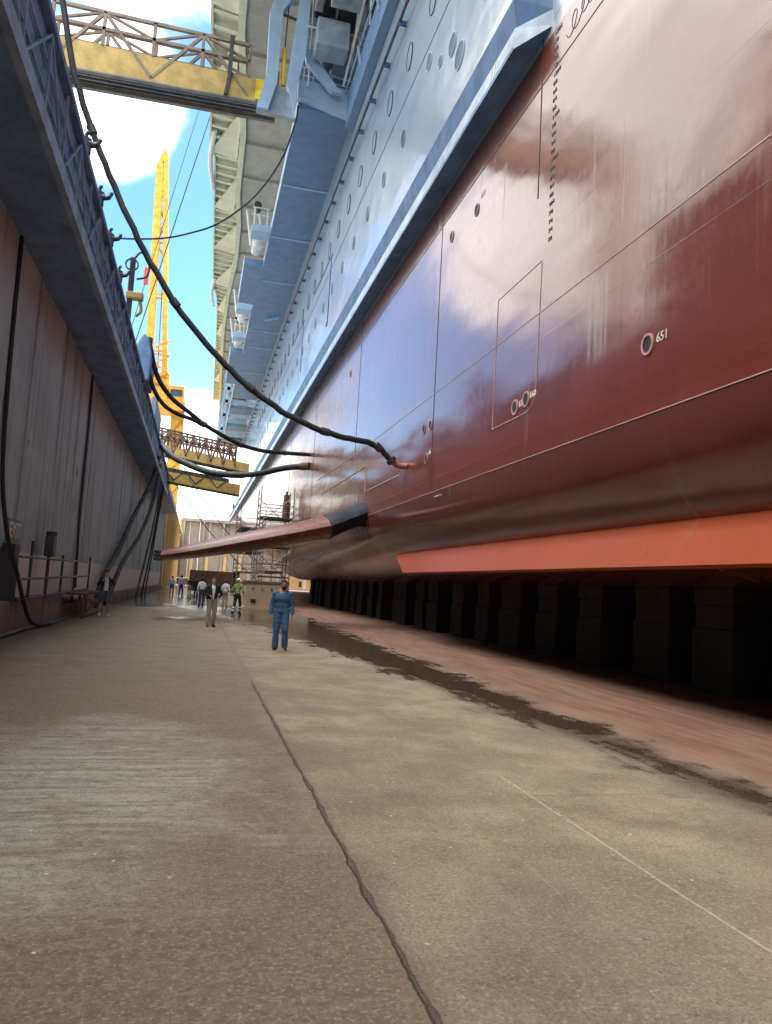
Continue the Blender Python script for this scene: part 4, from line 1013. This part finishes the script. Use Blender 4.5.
    for p in prims:
        if p[0] == 'e':
            r_ = bmesh.ops.create_uvsphere(bm, u_segments=20, v_segments=14, radius=1); vs = r_['verts']
            for v in vs: v.co = Vector((v.co.x * p[2][0] + p[1][0], v.co.y * p[2][1] + p[1][1], v.co.z * p[2][2] + p[1][2]))
        else:
            a, b_ = Vector(p[1]), Vector(p[2]); L_ = max((b_ - a).length, 1e-4); q = (b_ - a).to_track_quat('Z', 'Y')
            r_ = bmesh.ops.create_uvsphere(bm, u_segments=14, v_segments=10, radius=1)
            for v in r_['verts']:
                c = v.co.copy(); rad = p[4] if c.z > 0.0001 else p[3]
                v.co = a + q @ Vector((c.x * rad, c.y * rad, c.z * rad + (L_ if c.z > 0.0001 else 0)))
    me = bpy.data.meshes.new('person'); bm.to_mesh(me); bm.free()
    tmp = bpy.data.objects.new('tmp', me); COL.objects.link(tmp)
    rm = tmp.modifiers.new('r', 'REMESH'); rm.mode = 'VOXEL'; rm.voxel_size = vox
    sm_ = tmp.modifiers.new('s', 'SMOOTH'); sm_.factor = .5; sm_.iterations = 2
    dg = bpy.context.evaluated_depsgraph_get(); dg.update()
    me2 = bpy.data.meshes.new_from_object(tmp.evaluated_get(dg)); bpy.data.objects.remove(tmp); bpy.data.meshes.remove(me)
    nf = len(me2.polygons); C_ = np.zeros(nf * 3); me2.polygons.foreach_get('center', C_); C_ = C_.reshape(-1, 3)
    best = np.full(nf, 9.0); lab = np.zeros(nf, int); labs = ['skin', 'top', 'trousers', 'shoe', 'hair', 'lip', 'shirt', 'stripe', 'vest']
    for p in prims:
        if p[0] == 'e':
            k = np.linalg.norm((C_ - p[1]) / p[2], axis=1); dd = (k - 1) * p[2].min()
        else:
            ab = p[2] - p[1]; t = np.clip(((C_ - p[1]) @ ab) / max(ab @ ab, 1e-8), 0, 1); dd = np.linalg.norm(C_ - (p[1] + t[:, None] * ab), axis=1) - (p[3] + (p[4] - p[3]) * t)
        k = dd < best; best[k] = dd[k]; lab[k] = labs.index(p[5])
    if over: over(C_, lab, labs)
    mats = [clo.get(l, clo['top']) for l in labs]
    me2.materials.clear()
    for m in mats: me2.materials.append(m)
    me2.polygons.foreach_set('material_index', lab.astype(np.int32)); me2.polygons.foreach_set('use_smooth', [True] * nf)
    # gentle cloth folds
    nv = len(me2.vertices); Vv = np.zeros(nv * 3); me2.vertices.foreach_get('co', Vv); Vv = Vv.reshape(-1, 3)
    wv = .004 * np.sin(Vv[:, 2] * 55 + 4 * np.sin(Vv[:, 0] * 23)) * (Vv[:, 2] < 1.4) * (Vv[:, 2] > .12)
    Vv[:, 1] += wv; Vv[:, 0] += wv * .5 * np.sign(Vv[:, 0]); Vv *= H / 1.75
    me2.vertices.foreach_set('co', Vv.ravel()); me2.update()
    o = bpy.data.objects.new('person', me2); COL.objects.link(o); o.location = loc; o.rotation_euler.z = rz
    tag(o, label, 'person', group)
    # hair cap or helmet as a child
    k = H / 1.75; hm = bmesh.new(); r_ = bmesh.ops.create_uvsphere(hm, u_segments=24, v_segments=16, radius=1)
    if hat == 'helmet': rad = (.105, .125, .115); cz = 1.675; cut = 1.665
    else: rad = (.088, .106, .110); cz = 1.665; cut = 1.60
    for v in hm.verts:
        c = v.co; nz = cz + c.z * rad[2]; ny = c.y * rad[1]
        lim = 1.69 if (hat != 'helmet' and ny < -.02) else cut
        v.co = Vector((c.x * rad[0] + hx, ny + hy + .014, max(nz, lim if ny > -.06 else lim + .02)))
    if hat == 'helmet':
        r2 = bmesh.ops.create_circle(hm, cap_ends=True, radius=1, segments=24)
        for v in r2['verts']: v.co = Vector((v.co.x * .115 + hx, v.co.y * .14 - .012 + hy, cut - .004))
    for v in hm.verts: v.co *= k
    hme = bpy.data.meshes.new('hair'); hm.to_mesh(hme); hm.free(); hme.materials.append(clo.get('hat', M_hair)); hme.polygons.foreach_set('use_smooth', [True] * len(hme.polygons))
    ho_ = bpy.data.objects.new('helmet' if hat == 'helmet' else 'hair', hme); COL.objects.link(ho_); ho_.parent = o
    return o
def front_shirt(w0=.035, w1=.085):
    def f(C, lab, labs):
        z = C[:, 2]; wd = w0 + (w1 - w0) * np.clip((z - .95) / .45, 0, 1)
        k = (np.abs(C[:, 0]) < wd) & (C[:, 1] < -.03) & (z > .92) & (z < 1.5) & (lab == labs.index('top')); lab[k] = labs.index('shirt')
    return f
blue = cloth('coverall_blue', (.035, .10, .20)); navy = cloth('jacket_dark', (.014, .018, .026)); khaki = cloth('trousers_khaki', (.30, .26, .19)); wht = cloth('shirt_white', (.72, .74, .78))
lblue = cloth('shirt_pale_blue', (.36, .44, .62)); lav = cloth('shirt_lavender', (.42, .42, .62)); jean = cloth('jeans_dark', (.05, .07, .12)); black = cloth('cloth_black', (.012, .012, .014)); lime = cloth('vest_lime', (.20, .31, .06)); refl = cloth('reflective_tape', (.6, .62, .6)); grey = cloth('shorts_grey', (.10, .11, .13)); orange = cloth('collar_orange', (.5, .16, .05))
B = dict(skin=M_skin, hair=M_hair, shoe=M_shoe, lip=M_skin, shirt=wht, stripe=refl)
def cuffs(C, lab, labs):
    k = (C[:, 2] > 1.435) & (C[:, 1] < 0) & (np.abs(C[:, 0]) < .08) & (lab == labs.index('top')); lab[k] = labs.index('shirt')
person('man in blue coveralls walking towards the camera, largest figure', (2.18, 18.9, 0), R(-6), 1.74, dict(B, top=blue, trousers=blue, shirt=orange),
       dict(bulk=1.28, elbowR=(-.25, .05, 1.14), wristR=(-.27, -.03, .90), elbowL=(.26, .05, 1.14), wristL=(.275, -.07, .91), kneeR=(-.10, -.05, .51), ankleR=(-.11, .0, .09), kneeL=(.12, -.10, .52), ankleL=(.13, -.02, .12), head=(.03, -.04), beard=1), .009, over=cuffs)
person('man in dark jacket with white shirt front and khaki trousers, walking in mid dock', (.65, 26.95, 0), R(10), 1.74, dict(B, top=navy, trousers=khaki, skin=M_skin2),
       dict(bulk=1.18, jacket=1, elbowR=(-.30, .05, 1.17), wristR=(-.12, -.17, 1.10), elbowL=(.33, .06, 1.16), wristL=(.17, -.14, 1.03), kneeR=(-.10, -.06, .50), ankleR=(-.11, -.05, .09), kneeL=(.11, -.02, .5), ankleL=(.10, .09, .10), head=(.0, -.05)), .01, over=front_shirt(.02, .06))
person('man in black jacket and white shoes standing by the left railing', (-3.37, 31.1, 0), R(20), 1.78, dict(B, top=black, trousers=grey, shoe=M_shoew, skin=M_skin2),
       dict(jacket=1, shin='skin', wide=0, elbowR=(-.30, .0, 1.20), wristR=(-.17, -.13, 1.36), elbowL=(.32, .02, 1.22), wristL=(.14, -.12, 1.45), kneeR=(-.13, 0, .5), ankleR=(-.16, .0, .09), kneeL=(.12, -.02, .5), ankleL=(.15, .02, .09)), .01, over=front_shirt(.09, .07))
def hv(C, lab, labs):
    z = C[:, 2]; k = ((z > .20) & (z < .27)) | ((z > .34) & (z < .40)); lab[k & (lab == labs.index('trousers'))] = labs.index('stripe')
    k2 = (((z > 1.03) & (z < 1.08)) | ((z > 1.18) & (z < 1.22))) & (lab == labs.index('top')); lab[k2] = labs.index('stripe')
person('worker in lime safety vest and white helmet walking away towards the block', (2.07, 37.0, 0), R(150), 1.76, dict(B, top=lime, trousers=black, hat=M_white, skin=M_skin2),
       dict(elbowR=(-.27, -.02, 1.16), wristR=(-.22, -.22, 1.02), elbowL=(.27, .05, 1.15), wristL=(.26, -.08, .95), kneeR=(-.10, -.16, .52), ankleR=(-.10, -.10, .09), kneeL=(.10, .03, .50), ankleL=(.10, .22, .13), toeL=(.10, .09, .05)), .011, 'helmet', over=hv)
walk1 = dict(kneeR=(-.10, -.10, .51), ankleR=(-.10, -.08, .09), kneeL=(.10, .0, .5), ankleL=(.10, .16, .12))
stand = dict()
person('person in pale blue shirt, leftmost of the distant group near the puddle', (-1.95, 70, 0), R(170), 1.74, dict(B, top=lblue, trousers=jean), walk1, .016)
person('person in lavender shirt and jeans, second from left in the distant group', (-1.1, 66.5, 0), R(160), 1.84, dict(B, top=lav, trousers=jean), walk1, .016)
person('person in dark top and pale trousers between the lavender shirt and the black coats', (-.38, 67, 0), R(200), 1.72, dict(B, top=black, trousers=khaki, skin=M_skin2), stand, .016)
person('person in long black coat, left of the two black coats in the distant group', (.15, 59, 0), R(15), 1.76, dict(B, top=black, trousers=black), dict(jacket=1), .016)
person('person in black jacket and tan trousers beside the black coat', (.62, 56.0, 0), R(-20), 1.86, dict(B, top=black, trousers=khaki), dict(walk1, jacket=1), .016)
person('person in white shirt half hidden behind the man in the dark jacket', (.45, 45.5, 0), R(185), 1.72, dict(B, top=wht, trousers=jean), stand, .014)
person('person in pale shirt half hidden left of the lime vest worker', (1.85, 46.0, 0), R(170), 1.66, dict(B, top=wht, trousers=khaki), stand, .014)
